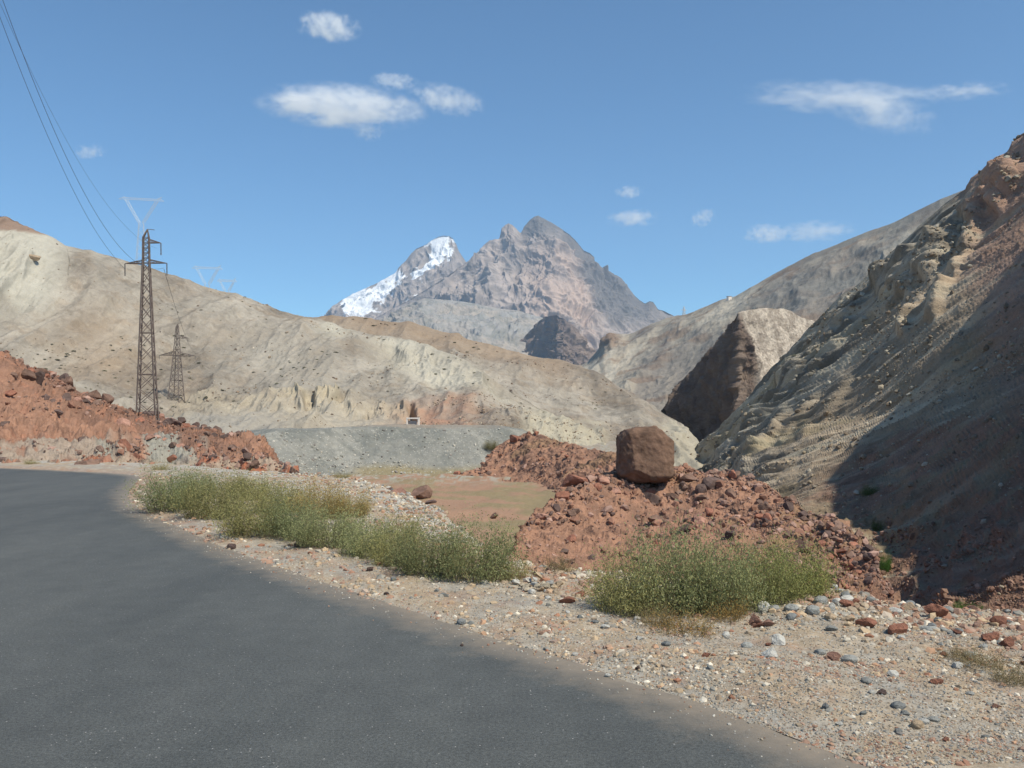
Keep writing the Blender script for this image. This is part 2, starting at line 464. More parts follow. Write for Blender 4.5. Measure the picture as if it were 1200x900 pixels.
# ------------------------------------------------------------------ far mountain
def mtn_disp(amp, scl, seed):
    def f(P, PX, PY):
        Q = P.copy(); Q[..., 2] *= 0.6
        Q = Q + 60 * np.stack([fbm(P, 0.004, 3, seed + 8), fbm(P, 0.004, 3, seed + 9), np.zeros(P.shape[:-1])], -1)
        d = amp * 0.75 * (ridged(Q, scl * .75, 6, seed, 0.46) - 1.0)
        d += amp * 0.22 * (ridged(Q * [1, 1, .4], scl * 4, 4, seed + 5, 0.55) - 0.8)
        return d, None
    return f
M_far = earth('far_rock', fine=0.09, bump=0.8, dist=3, var=0.18, mid=0.02, coarse_bump=9)
def col_main(P, PX, PY, d):
    grey = C3(0.12, 0.115, 0.115); pink = C3(0.43, 0.325, 0.265); brown = C3(0.25, 0.215, 0.195)
    n = fbm(P, 0.003, 5, 41); n2 = fbm(P * [1, 1, .35], 0.02, 4, 42)
    c = mixc(np.broadcast_to(brown, P.shape), C3(0.38, 0.32, 0.285), np.clip(0.5 + n2 * 1.1, 0, 1))
    # pale pink face, dark grey crest to its right
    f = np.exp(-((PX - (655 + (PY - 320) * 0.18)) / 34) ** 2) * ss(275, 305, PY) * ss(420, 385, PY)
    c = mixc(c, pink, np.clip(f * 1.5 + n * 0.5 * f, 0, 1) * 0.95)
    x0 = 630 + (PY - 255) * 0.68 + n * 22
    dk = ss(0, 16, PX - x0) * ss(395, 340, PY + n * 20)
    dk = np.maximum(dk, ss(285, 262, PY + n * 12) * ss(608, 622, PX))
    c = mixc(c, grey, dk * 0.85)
    c = mixc(c, C3(0.20, 0.19, 0.19), ss(0.1, 0.5, n) * 0.4)
    return c
def col_snow(P, PX, PY, d):
    n = fbm(P, 0.004, 6, 51); n2 = fbm(P * [1, 1, .4], 0.02, 4, 52)
    c = mixc(np.broadcast_to(C3(0.24, 0.215, 0.205), P.shape), C3(0.36, 0.31, 0.28), np.clip(0.5 + n2 * 1.3, 0, 1))
    nrm = d / 60
    # ice field on the lower left, streaks up to the top
    s1 = np.exp(-(((PY - (345 - (PX - 420) * 0.55)) - 5) / 17) ** 2) * ss(392, 412, PX) * ss(485, 455, PX)
    s2 = np.exp(-((PX - (506 - (PY - 300) * 0.55)) / 14) ** 2) * ss(285, 298, PY) * ss(352, 330, PY) * 0.95
    s3 = ss(306, 282, PY) * ss(532, 522, PX) * 0.9
    s4 = np.exp(-((PX - 527 + (PY - 280) * -0.2) / 10) ** 2) * ss(312, 300, PY) * 0.4
    s = np.maximum.reduce([s1 * 1.35, s2, s3 * .85, s4]) + n * 0.75 + n2 * 0.40
    return mixc(c, C3(0.74, 0.76, 0.79), ss(0.50, 0.62, s))
PEAK_MAIN = [(440,372),(480,350),(520,325),(549,305),(555,297),(560,295),(567,287),(574,282),(580,281),(585,280),(588,268),(592,264),(596,261.5),(601,264),(606,269),(610,273),(614,266),(620,259),(626,254),(631,252.5),(637,256),(647,261),(657,267),(668,274),(677,283),(685,293),(692,296),(697,301),(702,314),(712,318),(722,322),(729,326),(734,334),(743,345),(750,351),(756,355),(761,352),(766,353),(772,362),(780,364),(789,369),(830,395),(900,440)]
PEAK_SNOW = [(340,400),(385,366),(392,358),(401,351),(412,346),(422,341),(445,330),(462,320),(470,310),(475,305),(481,297),(487,291),(497,287),(506,281),(513,277),(520,275),(526,276),(531,278),(535,285),(539,295),(547,307),(580,330),(620,352)]
def dl(pts, D, off=0): return [(a, b + off, D) for a, b in pts]
loft('snow_mountain', 345, 620, 420, [
    (40, [(345,470,5200),(620,470,5200)]),
    (90, [(345,425,5600),(450,405,5600),(620,420,5600)]),
    (130, [(345,410,6000),(400,372,6000),(500,340,6000),(560,350,6000),(620,380,6000)]),
    (1, dl(PEAK_SNOW, 6400))], M_far, mtn_disp(75, 0.0032, 3), col_snow, back=[(500, -500)], ridge_keep=0.12)
loft('far_mountain', 440, 900, 700, [
    (50, [(440,500,4500),(900,500,4500)]),
    (110, [(440,440,4800),(600,430,4700),(700,430,4700),(900,470,4900)]),
    (110, [(440,400,5150),(520,360,5150),(600,330,5100),(650,330,4980),(700,350,5100),(780,395,5200),(900,455,5200)]),
    (100, [(440,385,5400),(520,340,5400),(590,290,5400),(650,295,5250),(700,325,5350),(780,380,5400),(900,448,5400)]),
    (1, dl(PEAK_MAIN, 5600))], M_far, mtn_disp(95, 0.0030, 9), col_main, back=[(500, -500)], ridge_keep=0.12)
def col_foot(P, PX, PY, d):
    n = fbm(P, 0.004, 5, 61); n2 = fbm(P, 0.02, 4, 62)
    c = mixc(np.broadcast_to(C3(0.29, 0.275, 0.255), P.shape), C3(0.36, 0.31, 0.26), np.clip(0.5 + n * 1.5, 0, 1))
    c = mixc(c, C3(0.13, 0.14, 0.12), ss(0.0, 0.4, n2) * 0.4)
    return mixc(c, C3(0.27, 0.25, 0.23), ss(0.2, 0.5, n) * 0.5)
loft('foothill', 380, 700, 420, [
    (40, [(380,500,3000),(700,500,3000)]),
    (60, [(380,420,3300),(500,410,3300),(700,440,3300)]),
    (80, [(380,400,3700),(440,388,3700),(497,370,3700),(610,385,3600),(660,400,3600),(700,425,3600)]),
    (1, [(380,392,4200),(443,375,4200),(470,360,4200),(497,349,4200),(526,351,4200),(560,356,4200),(610,365,4100),(632,371,4000),(660,385,4000),(700,418,4000)])],
    M_far, mtn_disp(30, 0.008, 15), col_foot, back=[(400, -300)], ridge_keep=0.2)
def col_crag(P, PX, PY, d):
    n2 = fbm(P * [1, 1, .4], 0.02, 5, 72)
    return mixc(np.broadcast_to(C3(0.135, 0.105, 0.095), P.shape), C3(0.22, 0.165, 0.135), np.clip(0.4 + n2 * 1.5 + ss(650, 680, PX) * 0.4, 0, 1))  # right part painted lighter, as the side the sun strikes
loft('crag', 612, 740, 260, [
    (40, [(612,460,3400),(650,470,3050),(740,480,3300)]),
    (70, [(612,430,3450),(655,430,3080),(740,460,3350)]),
    (70, [(612,405,3500),(630,395,3450),(655,395,3120),(690,420,3200),(740,450,3400)]),
    (1, [(612,398,3560),(622,392,3540),(632,376,3500),(640,371,3420),(652,369,3250),(662,374,3220),(677,386,3260),(693,407,3320),(706,420,3400),(740,445,3500)])],
    M_far, mtn_disp(44, 0.012, 25), col_crag, back=[(300, -250)], ridge_keep=0.25, csm=0)

# ------------------------------------------------------------------ grey-tan valley side beyond the gorge (right, far)
M_mid = earth('valley_rock', fine=0.9, bump=0.9, dist=0.9, var=0.28, mid=0.08, coarse_bump=1.2)
def disp_valley(P, PX, PY):
    e = P[..., 0] * 0.75 + P[..., 2] * 0.66           # streaks run down the slope
    Q = np.stack([P[..., 0] * 0.018 - P[..., 2] * 0.018, P[..., 1] * 0.004, e * 0.004], -1)
    d = 5 * (ridged(Q, 1.0, 6, 31, 0.55) - 0.8) + 2.2 * fbm(P, 0.02, 5, 33) + 0.9 * fbm(P, 0.1, 3, 34)
    # rocky knob at the left end
    k = np.exp(-((PX - 716) / 14) ** 2 - ((PY - 402) / 9) ** 2)
    d = d + k * 5 * (0.6 + 1.5 * ridged(P, 0.05, 5, 35))
    return d, None
def col_valley(P, PX, PY, d):
    Q = np.stack([(P[..., 0] - P[..., 2]) * 0.03, P[..., 1] * 0.002, (P[..., 0] + P[..., 2]) * 0.003], -1)
    n = fbm(Q, 1.0, 6, 36); n2 = fbm(P, 0.03, 5, 37)
    c = mixc(np.broadcast_to(C3(0.23, 0.205, 0.175), P.shape), C3(0.34, 0.30, 0.24), ss(-0.35, 0.4, n))
    c = mixc(c, C3(0.20, 0.135, 0.095), ss(0.0, 0.5, n2) * 0.6)
    c = mixc(c, C3(0.42, 0.38, 0.31), ss(0.33, 0.55, n) * 0.8)
    c = mixc(c, C3(0.19, 0.19, 0.175), ss(700, 1000, PX) * ss(-0.3, 0.3, fbm(P, 0.012, 3, 38)) * 0.7)
    k = np.exp(-((PX - 716) / 13) ** 2 - ((PY - 402) / 9) ** 2)
    return mixc(c, C3(0.23, 0.17, 0.13), np.clip(k * 1.1, 0, 1))
VAL_R = [(640,448,1350),(668,436,1300),(690,424,1280),(704,408,1260),(709,398,1250),(716,393,1250),(726,393,1240),(738,392,1230),(745,389,1220),(765,379,1200),(790,371,1180),(805,368,1150),(830,358,1120),(845,352,1100),(862,347,1080),(880,336,1060),(900,325,1040),(925,312,1020),(950,299,1000),(975,288,980),(1000,279,960),(1025,269,940),(1050,259,920),(1075,248,900),(1090,240,890),(1130,222,870),(1200,190,850)]
valley = loft('valley_side', 640, 1200, 640, [
    (30, [(640,560,560),(1200,560,400)]),
    (90, [(640,500,600),(700,470,700),(780,490,620),(815,512,560),(900,520,470),(1200,540,430)]),
    (90, [(640,465,900),(700,445,900),(800,430,800),(900,410,700),(1000,390,650),(1200,350,600)]),
    (1, VAL_R)], M_mid, disp_valley, col_valley, back=[(300, -120)], ridge_keep=0.3)

# pale cliff end with its shaded left face
def disp_cliff(P, PX, PY):
    left = ss(885, 862, PX - (PY - 365) * 0.25)
    Q = P * [1, 1, 0.35]
    d = (0.6 + 4.0 * left) * (ridged(Q, 0.05, 6, 41, 0.55) - 0.8) + (0.6 + 0.8 * left) * fbm(P, 0.15, 5, 43, .65)
    return d, None
def col_cliff(P, PX, PY, d):
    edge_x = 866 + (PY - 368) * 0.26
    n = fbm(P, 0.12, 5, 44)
    lit = ss(-3, 4, PX - edge_x)  # sunlit slab and shaded left face get separate painted tones
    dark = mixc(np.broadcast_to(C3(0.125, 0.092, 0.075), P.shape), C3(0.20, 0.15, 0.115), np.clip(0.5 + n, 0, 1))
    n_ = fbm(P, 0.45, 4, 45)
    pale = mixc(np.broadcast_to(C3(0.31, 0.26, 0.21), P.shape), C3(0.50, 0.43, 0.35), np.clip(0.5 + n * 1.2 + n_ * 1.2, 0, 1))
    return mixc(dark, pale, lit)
CT = [(776,478,560),(785,461,545),(795,450,535),(808,436,520),(822,420,505),(835,408,488),(842,397,478),(850,388,465),(858,376,452),(866,367,437),(874,364,440),(882,362,444),(900,361,453),(918,361.5,462),(926,364,466),(940,372,475),(970,380,490)]
CB = [(776,492,552),(795,497,525),(815,507,505),(835,503,480),(850,500,458),(866,500,430),(880,495,410),(895,490,414),(918,480,422),(970,470,440)]
CM = [(a, b * 0.5 + (np.interp(a, [q[0] for q in CB], [q[1] for q in CB])) * 0.5, d - 10) for a, b, d in CT]
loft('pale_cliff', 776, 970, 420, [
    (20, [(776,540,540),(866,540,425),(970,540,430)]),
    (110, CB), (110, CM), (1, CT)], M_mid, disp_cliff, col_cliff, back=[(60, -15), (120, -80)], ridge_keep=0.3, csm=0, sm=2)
# ------------------------------------------------------------------ tan hills on the left
M_tan = earth('tan_scree', fine=2.2, bump=0.7, dist=0.18, var=0.20, mid=0.35, coarse_bump=0.35)
def gully(P, sx, seed):
    """erosion flutes that run straight down a slope facing the camera"""
    Q = np.stack([P[..., 0] * sx, P[..., 1] * sx * 0.25, P[..., 2] * sx * 0.12], -1)
    return ridged(Q, 1.0, 4, seed, 0.5)
def back_disp(P, PX, PY):
    return 3.0 * fbm(P, 0.012, 5, 81) + 3.2 * (gully(P, 0.03, 82) - 0.8) + 0.8 * fbm(P, 0.10, 5, 83, .6), None
def tan_base(P, seed):
    n = fbm(P, 0.02, 5, seed); n2 = fbm(P, 0.12, 4, seed + 1); n3 = fbm(P * [1, 1, .3], 0.5, 3, seed + 2)
    c = mixc(np.broadcast_to(C3(0.22, 0.188, 0.152), P.shape), C3(0.30, 0.268, 0.222), ss(-0.4, 0.4, n))
    c = mixc(c, C3(0.245, 0.19, 0.135), ss(0.0, 0.5, n2) * 0.45)
    c = mixc(c, C3(0.40, 0.36, 0.29), ss(0.25, 0.6, n3) * 0.3)
    st_ = fbm(np.stack([P[..., 0] * .10, P[..., 1] * .02, P[..., 2] * .02], -1), 1.0, 5, seed + 7, .6)
    mt_ = fbm(P, 0.25, 5, seed + 8, .7)
    c = c * (1 + 0.28 * np.clip(st_, -1, 1) - 0.22 * ss(.1, .6, mt_))[..., None]
    return c, n, n2, n3
def back_col(P, PX, PY, d):
    c, n, n2, n3 = tan_base(P, 84)
    top = ss(45, 5, PY - np.interp(PX, [390, 560, 690, 815], [366, 400, 430, 512]))
    c = mixc(c, C3(0.28, 0.205, 0.14), top * ss(700, 640, PX) * 0.75)
    # pale yellow bluffs at the right-hand foot
    bl = ss(486, 498, PY + n2 * 10) * ss(610, 640, PX) * (ss(725, 700, PX) + ss(765, 790, PX))
    c = mixc(c, C3(0.39, 0.355, 0.275), bl * 0.7)
    return c
BACK_R = [(250,352,520),(300,364,515),(330,368,510),(360,370,505),(390,368,500),(420,373,495),(450,377,490),(480,380,485),(510,387,478),(540,394,470),(570,401,462),(600,409,455),(630,418,447),(655,424,440),(680,431,432),(700,441,424),(720,453,415),(740,463,405),(760,473,396),(775,482,388),(790,491,380),(802,500,372),(812,508,366),(822,520,360),(840,540,350)]
def back_disp2(P, PX, PY):
    d, _ = back_disp(P, PX, PY)
    m = ss(486, 500, PY) * ss(600, 640, PX) * (ss(725, 700, PX) + ss(765, 785, PX))
    d = d + m * (1.8 * (gully(P, 0.10, 86) - 0.9) + 0.6)
    return d, None
tanb = loft('tan_hill_behind', 250, 840, 640, [
    (15, [(250,600,230),(840,620,230)]),
    (70, [(250,480,290),(560,500,290),(660,515,270),(720,530,262),(780,535,262),(812,540,262),(840,545,262)]),
    (90, [(250,450,340),(560,455,340),(660,487,300),(720,500,290),(760,505,290),(800,512,300),(840,542,300)]),
    (1, BACK_R)], M_tan, back_disp2, back_col, back=[(150, -30), (400, -80)], ridge_keep=0.4)

CLIFF_T = [(0,452),(60,455),(150,455),(200,458),(255,455),(300,455),(350,457),(390,452),(440,458),(480,466),(520,470),(600,480)]
def front_masks(P, PX, PY):
    wob = 5 * pn(P, 0.05, 91)
    cy = np.interp(PX, [p[0] for p in CLIFF_T], [p[1] for p in CLIFF_T]) + wob
    cl = ss(-3, 3, PY - cy) * ss(cy * 0 + 30, 16, PY - cy) * ss(180, 215, PX) * ss(505, 480, PX)
    cl *= 0.55 + 0.45 * ss(-0.2, 0.1, pn(P, 0.035, 95))
    # white eroded flutes on the upper spur (455..640) and at (350..410)
    cx = 470 + (PY - 400) * 1.35
    wl = np.exp(-((PX - cx) / 48) ** 2) * ss(393, 402, PY) * ss(452, 425, PY + (PX - 470) * -0.25)
    w2 = np.exp(-((PX - 392) / 18) ** 2 - ((PY - 392) / 14) ** 2)
    wl = np.clip(np.maximum(wl, w2), 0, 1)
    lr = ss(470, 480, PY) * ss(560, 600, PX)
    return cl, wl, lr
def front_disp(P, PX, PY):
    cl, wl, lr = front_masks(P, PX, PY)
    g = gully(P, 0.11, 92)
    d = 2.4 * fbm(P, 0.015, 4, 93) + 3.6 * (gully(P, 0.022, 94) - 0.8) + 1.6 * (gully(P, 0.06, 194) - .8) + 0.6 * fbm(P, 0.12, 5, 96, .6)
    d = d + cl * (1.5 * (ridged(P * [1, .3, .12], 0.22, 4, 97, .6) - 0.9) + 1.3 - 2.6 * ss(.22, .42, pn(P * [1, .3, .08], 0.16, 197))) + wl * (2.0 * (g - 0.9) + 0.8)
    d = d + lr * (2.0 * (g - 0.9) + 0.7)
    # the folded pale bluff at the far left
    fl = ss(75, 20, PX) * ss(400, 330, PY)
    Q = np.stack([P[..., 0] * 0.12, P[..., 1] * 0.03, P[..., 2] * 0.02], -1)
    d = d + fl * (2.5 * (ridged(Q, 1, 4, 98) - 0.8))
    # dark shade gap above the portal
    d = d - 6.0 * np.exp(-((PX - (483 + (PY - 480) * 0.25)) / 4.0) ** 2) * ss(466, 472, PY) * ss(492, 488, PY)
    # foot: rubble
    d = d + ss(468, 478, PY) * ss(330, 250, PX) * 0.5 * fbm(P, 0.3, 4, 99)
    return d, None
def front_col(P, PX, PY, d):
    cl, wl, lr = front_masks(P, PX, PY)
    c, n, n2, n3 = tan_base(P, 101)
    # greyish scree drapes running down to the left
    Q = np.stack([(P[..., 0] + P[..., 2] * 0.8) * 0.03, P[..., 1] * 0.004, P[..., 2] * 0.004], -1)
    st = fbm(Q, 1.0, 4, 102)
    c = mixc(c, C3(0.33, 0.30, 0.25), ss(0.0, 0.35, st) * 0.7 * ss(330, 150, PX) + 0.0)
    gz = np.exp(-((PX - (335 - (PY - 420) * -0.9)) / 60) ** 2) * ss(380, 400, PY)
    c = mixc(c, C3(0.33, 0.30, 0.25), np.clip(gz, 0, 1) * 0.6)
    c = mixc(c, C3(0.30, 0.22, 0.145), np.exp(-((PX - 120) / 60) ** 2) * ss(340, 400, PY) * ss(470, 430, PY) * 0.45)
    c = mixc(c, C3(0.46, 0.43, 0.35), wl * 0.75)
    g = gully(P, 0.16, 103)
    c = mixc(c, mixc(np.broadcast_to(C3(0.40, 0.345, 0.25), P.shape), C3(0.30, 0.25, 0.185), ss(0.2, -0.3, n2)), cl * 0.8)
    # pale aprons below the cliffs
    ap = ss(462, 472, PY + 5 * n2) * ss(230, 270, PX) * ss(480, 440, PX)
    c = mixc(c, C3(0.39, 0.345, 0.27), ap * (0.45 + 0.35 * ss(0, .3, n3)))
    # red earth round the portal, yellow-white bluffs right of it
    rd = np.exp(-((PX - 512) / 48) ** 2) * ss(462, 478, PY + 6 * n) 
    c = mixc(c, C3(0.35, 0.20, 0.135), np.clip(rd, 0, 1) * (0.5 + 0.5 * ss(-0.3, 0.3, n2)) * 0.85)
    c = mixc(c, C3(0.40, 0.365, 0.28), lr * ss(600, 630, PX) * 0.8)
    # far left: brown cap and whitish folded beds
    fl = ss(95, 45, PX + (PY - 300) * 0.1) * ss(398, 340, PY)
    c = mixc(c, mixc(np.broadcast_to(C3(0.42, 0.395, 0.33), P.shape), C3(0.28, 0.255, 0.21), ss(-0.2, 0.3, st)), fl * 0.9)
    cap = ss(-2, -8, PY - (272 + PX * 0.15 + 3 * n)) * ss(75, 60, PX)
    c = mixc(c, C3(0.24, 0.17, 0.13), cap)
    c = mixc(c, C3(0.30, 0.275, 0.235), ss(476, 484, PY + 3 * n2) * ss(345, 300, PX) * 0.85)
    return c
FRONT_R = [(-160,165,300),(-60,215,330),(0,247,345),(20,256,350),(40,268,352),(62,280,355),(75,290,360),(95,296,365),(128,303,372),(170,311,380),(205,320,388),(240,333,394),(270,343,400),(300,353,404),(330,362,406),(360,371,404),(385,380,396),(410,388,386),(440,394,375),(465,396,365),(485,399,357),(505,405,348),(535,420,336),(560,434,326),(593,453,312),(625,471,298),(652,487,286),(680,503,272),(700,516,262),(725,532,250)]
tanf = loft('tan_hill', -160, 725, 1000, [
    (12, [(-160,560,150),(200,560,170),(725,600,185)]),
    (60, [(-160,500,175),(0,500,180),(200,500,200),(340,500,205),(480,506,205),(600,510,205),(660,522,205),(725,545,205)]),
    (45, [(-160,470,230),(0,470,235),(200,477,250),(300,480,250),(400,482,247),(480,486,240),(600,495,232),(660,512,228),(725,540,225)]),
    (110, [(-160,440,262),(0,448,262),(200,456,276),(300,453,272),(400,452,268),(480,462,262),(600,474,256),(660,500,250),(725,538,235)]),
    (110, [(-160,330,295),(0,360,305),(100,380,315),(200,395,325),(300,410,325),(400,420,312),(480,432,300),(600,465,276),(660,494,262),(725,536,240)]),
    (1, FRONT_R)], M_tan, front_disp, front_col, back=[(120, -12), (350, -70)], ridge_keep=0.4)

# ------------------------------------------------------------------ grey spoil bank across the basin
M_grey = earth('grey_gravel', fine=5, bump=0.8, dist=0.10, var=0.25, mid=1.2, speck=0.10, speck_scale=4.5, speck_col=(0.36, 0.35, 0.31))
def emb_disp(P, PX, PY):
    return 0.35 * fbm(P, 0.12, 4, 111) + 0.12 * fbm(P, 0.8, 4, 112), None
def emb_col(P, PX, PY, d):
    n = fbm(P, 0.12, 4, 113); n2 = fbm(P, 1.2, 4, 114)
    Q = np.stack([(P[..., 0] + P[..., 2] * 1.4) * 0.35, P[..., 1] * 0.1, P[..., 2] * 0.06], -1); st = fbm(Q, 1, 4, 115)
    c = mixc(np.broadcast_to(C3(0.165, 0.170, 0.155), P.shape), C3(0.22, 0.218, 0.195), ss(-0.3, 0.4, n))
    c = mixc(c, C3(0.31, 0.30, 0.265), ss(0.12, 0.5, st) * 0.55 + ss(0.3, 0.5, n2) * 0.3)
    c = mixc(c, C3(0.24, 0.19, 0.09), ss(545, 556, PY + 5 * n) * ss(400, 430, PX) * 0.7)
    c = mixc(c, C3(0.34, 0.26, 0.19), ss(502, 499, PY) * 0.5)
    return c
bank = loft('gravel_bank', 285, 625, 560, [
    (8, [(285,620,100),(625,620,104)]),
    (20, [(285,560,106),(340,572,108),(400,566,114),(480,562,116),(560,558,117),(625,556,120)]),
    (90, [(285,548,110),(330,552,112),(400,556,117),(480,556,119),(560,552,121),(625,548,124)]),
    (25, [(285,510,118),(310,505.5,120),(330,504,122),(365,503.5,124),(400,502,127),(440,500,129),(475,499,130),(520,500,131),(560,500,131),(590,501,132),(612,504,133),(625,510,134)]),
    (1, [(285,505,190),(310,503.8,190),(400,501,200),(475,498.5,200),(560,499.5,200),(590,500.5,200),(612,503,200),(625,509,200)])],
    M_grey, emb_disp, emb_col, ridge_keep=0.5, sm=2)

# ------------------------------------------------------------------ red rocky bank left of the road
M_red = earth('red_earth', fine=7, bump=0.9, dist=0.10, var=0.30, mid=1.5, coarse_bump=0.12)
LB_R = [(-260,320,72),(-100,372,74),(0,412,78),(14,419,79),(30,430,80),(45,436,82),(62,443,84),(90,459,88),(110,468,92),(130,474,97),(150,481,106),(168,489,113),(190,493,112),(205,496,105),(225,500,98),(245,503,90),(262,507,82),(278,511,76),(292,517,70),(305,524,64),(318,535,58),(328,545,52),(345,553,46),(360,560,44)]
def lb_disp(P, PX, PY):
    d = 0.8 * fbm(P, 0.09, 4, 121) + 0.42 * (ridged(P, 0.45, 5, 122, .6) - 1.0) + 0.14 * fbm(P, 1.6, 4, 123, .6)
    cut = ss(478, 492, PY) * ss(528, 518, PY) * ss(150, 120, PX)
    Q = np.stack([P[..., 0] * 0.5, P[..., 1] * 0.2, P[..., 2] * 0.15], -1)
    d = d + cut * 0.6 * (ridged(Q, 1, 4, 124) - 0.8)
    # the crumbled outcrop beside the grey chute
    oc = np.exp(-((PX - 140) / 26) ** 2) * ss(512, 522, PY) * ss(552, 545, PY) + np.exp(-((PX - 285) / 30) ** 2) * ss(512, 522, PY) * 0.5
    d = d + oc * 0.6 * (ridged(P, 0.7, 4, 125) - 0.7)
    return d, None
def lb_col(P, PX, PY, d):
    n = fbm(P, 0.12, 4, 126); n2 = fbm(P, 0.6, 5, 127); n3 = fbm(P, 2.5, 3, 128)
    red = mixc(np.broadcast_to(C3(0.35, 0.195, 0.13), P.shape), C3(0.26, 0.155, 0.11), ss(-0.3, 0.4, n2))
    brown = mixc(np.broadcast_to(C3(0.19, 0.11, 0.08), P.shape), C3(0.27, 0.15, 0.10), ss(-0.3, 0.4, n2))
    top = ss(40, 12, PY - np.interp(PX, [q[0] for q in LB_R], [q[1] for q in LB_R]) + 10 * n) * ss(300, 250, PX)
    c = mixc(red, brown, top * 0.85)
    c = mixc(c, C3(0.44, 0.21, 0.13), ss(0.2, 0.5, n2) * 0.5)
    pale = ss(519, 526, PY + 3 * n + (130 - PX) * 0.02) * ss(170, 130, PX) * ss(0.35, -0.1, n2 - 0.1)
    c = mixc(c, C3(0.34, 0.29, 0.235), pale * 0.8)
    # grey chutes
    ch = ss(-6, 4, (PX - 168) - (PY - 520) * 0.25) * ss(6, -4, (PX - 206) - (PY - 516) * 0.95) * ss(511, 516, PY)
    ch = np.maximum(ch, ss(-3, 2, (PX - 113) - (PY - 520) * 0.15) * ss(3, -2, (PX - 127) - (PY - 520) * 0.25) * ss(520, 524, PY) * 0.8)
    ch = np.maximum(ch, ss(8, 0, np.abs(PX - 238 - (PY - 520) * .5)) * ss(512, 520, PY) * 0.5)
    c = mixc(c, C3(0.30, 0.295, 0.25), np.clip(ch, 0, 1) * 0.9)
    ft = ss(541, 549, PY)
    c = mixc(c, mixc(np.broadcast_to(C3(0.36, 0.29, 0.22), P.shape), C3(0.36, 0.13, 0.07), ss(0.0, 0.3, n2)), ft * 0.8)
    return c
lbank = loft('red_bank', -260, 360, 720, [
    (8, [(-260,600,37),(0,600,38),(200,600,36.5),(360,600,35)]),
    (20, [(-260,552,39.5),(-100,552,39.5),(0,552,40),(100,555,39.5),(200,557,38.5),(300,558,37.5),(360,566,38)]),
    (55, [(-260,530,41),(-100,533,42),(0,541,43),(100,546,43),(200,549,41),(300,551,41),(345,554.5,41),(360,562,42)]),
    (55, [(-260,490,47),(-100,500,48),(0,518,49),(100,522,50),(160,518,50),(220,524,50),(300,534,48),(345,553.8,43),(360,561,43)]),
    (60, [(-260,440,52),(-100,455,54),(0,478,58),(100,492,62),(160,503,66),(220,511,64),(300,526,55),(345,553.4,44),(360,560.5,43.5)]),
    (1, LB_R)], M_red, lb_disp, lb_col, back=[(12, -3), (60, -12)], ridge_keep=0.5)

# ------------------------------------------------------------------ red mound with the big boulder
RR_R = [(535,556,122),(548,552,122),(560,545,124),(575,530,126),(590,518,126),(605,511,126),(618,507,124),(640,511,120),(665,519,112),(690,525,104),(710,528,98),(735,532,92),(757,536,88),(780,540,84),(810,548,80),(840,560,76)]
MB_R = [(585,668,44),(595,650,46),(604,628,48.5),(615,610,51),(635,594,53.5),(655,580,56),(675,566,58.5),(692,556,60),(720,552,61),(740,553,62),(757,553,63),(780,548,64),(800,546,63),(815,549,62.5),(835,554,62),(855,556,61),(875,560,60),(895,570,58),(915,577,56),(935,586,54),(955,597,52),(970,604,50),(990,617,47),(1005,632,44.5),(1018,650,42),(1028,672,39),(1036,694,36),(1050,715,34)]
def mb_disp(P, PX, PY):
    d = 0.55 * fbm(P, 0.15, 4, 131) + 0.28 * (ridged(P, 0.5, 5, 132, .6) - 1.0) + 0.07 * fbm(P, 1.8, 4, 133, .6)
    rt = ss(930, 1000, PX)
    d = d + rt * 0.8 * (ridged(P * [1, 1, .5], 0.5, 4, 134) - 0.7)
    return d, None
def mb_col(P, PX, PY, d):
    n = fbm(P, 0.15, 4, 136); n2 = fbm(P, 0.8, 5, 137); n3 = fbm(P, 3, 3, 138)
    c = mixc(np.broadcast_to(C3(0.34, 0.19, 0.125), P.shape), C3(0.25, 0.145, 0.10), ss(-0.3, 0.4, n2))
    c = mixc(c, C3(0.36, 0.20, 0.14), ss(0.15, 0.5, n3 + n * 0.5) * 0.55)
    c = mixc(c, C3(0.23, 0.155, 0.085), ss(0.2, 0.5, n) * 0.5)
    return c
ridge2 = loft('red_ridge', 535, 840, 360, [
    (6, [(535,575,108),(600,590,98),(640,600,88),(720,640,66),(840,650,60)]),
    (15, [(535,560,116),(560,561,112),(600,562,109),(640,570,98),(670,581,86),(720,600,72),(840,600,64)]),
    (80, [(535,558,118),(560,557,115),(600,555,113),(640,560,103),(670,570,91),(720,580,80),(840,590,68)]),
    (1, RR_R)], M_red, mb_disp, mb_col, back=[(10, -2), (30, -10)], ridge_keep=0.6)
mound = loft('red_mound', 585, 1050, 700, [
    (6, [(585,720,42),(700,760,34),(800,760,32),(1050,860,24)]),
    (20, [(585,676,41),(620,690,40),(700,700,38),(800,712,35),(900,720,31),(1000,738,27.5),(1050,750,26)]),
    (90, [(585,672,42.5),(600,668,42.5),(620,672,42),(700,685,40.5),(800,695,37),(900,705,33),(1000,727,29),(1050,738,28)]),
    (90, [(585,669,43.5),(604,645,46),(620,632,47.5),(640,622,49),(700,610,53),(760,605,55),(850,612,52),(930,634,46),(1000,668,38),(1050,725,32)]),
    (1, MB_R)], M_red, mb_disp, mb_col, back=[(6, -2.0), (30, -16)], ridge_keep=0.6)

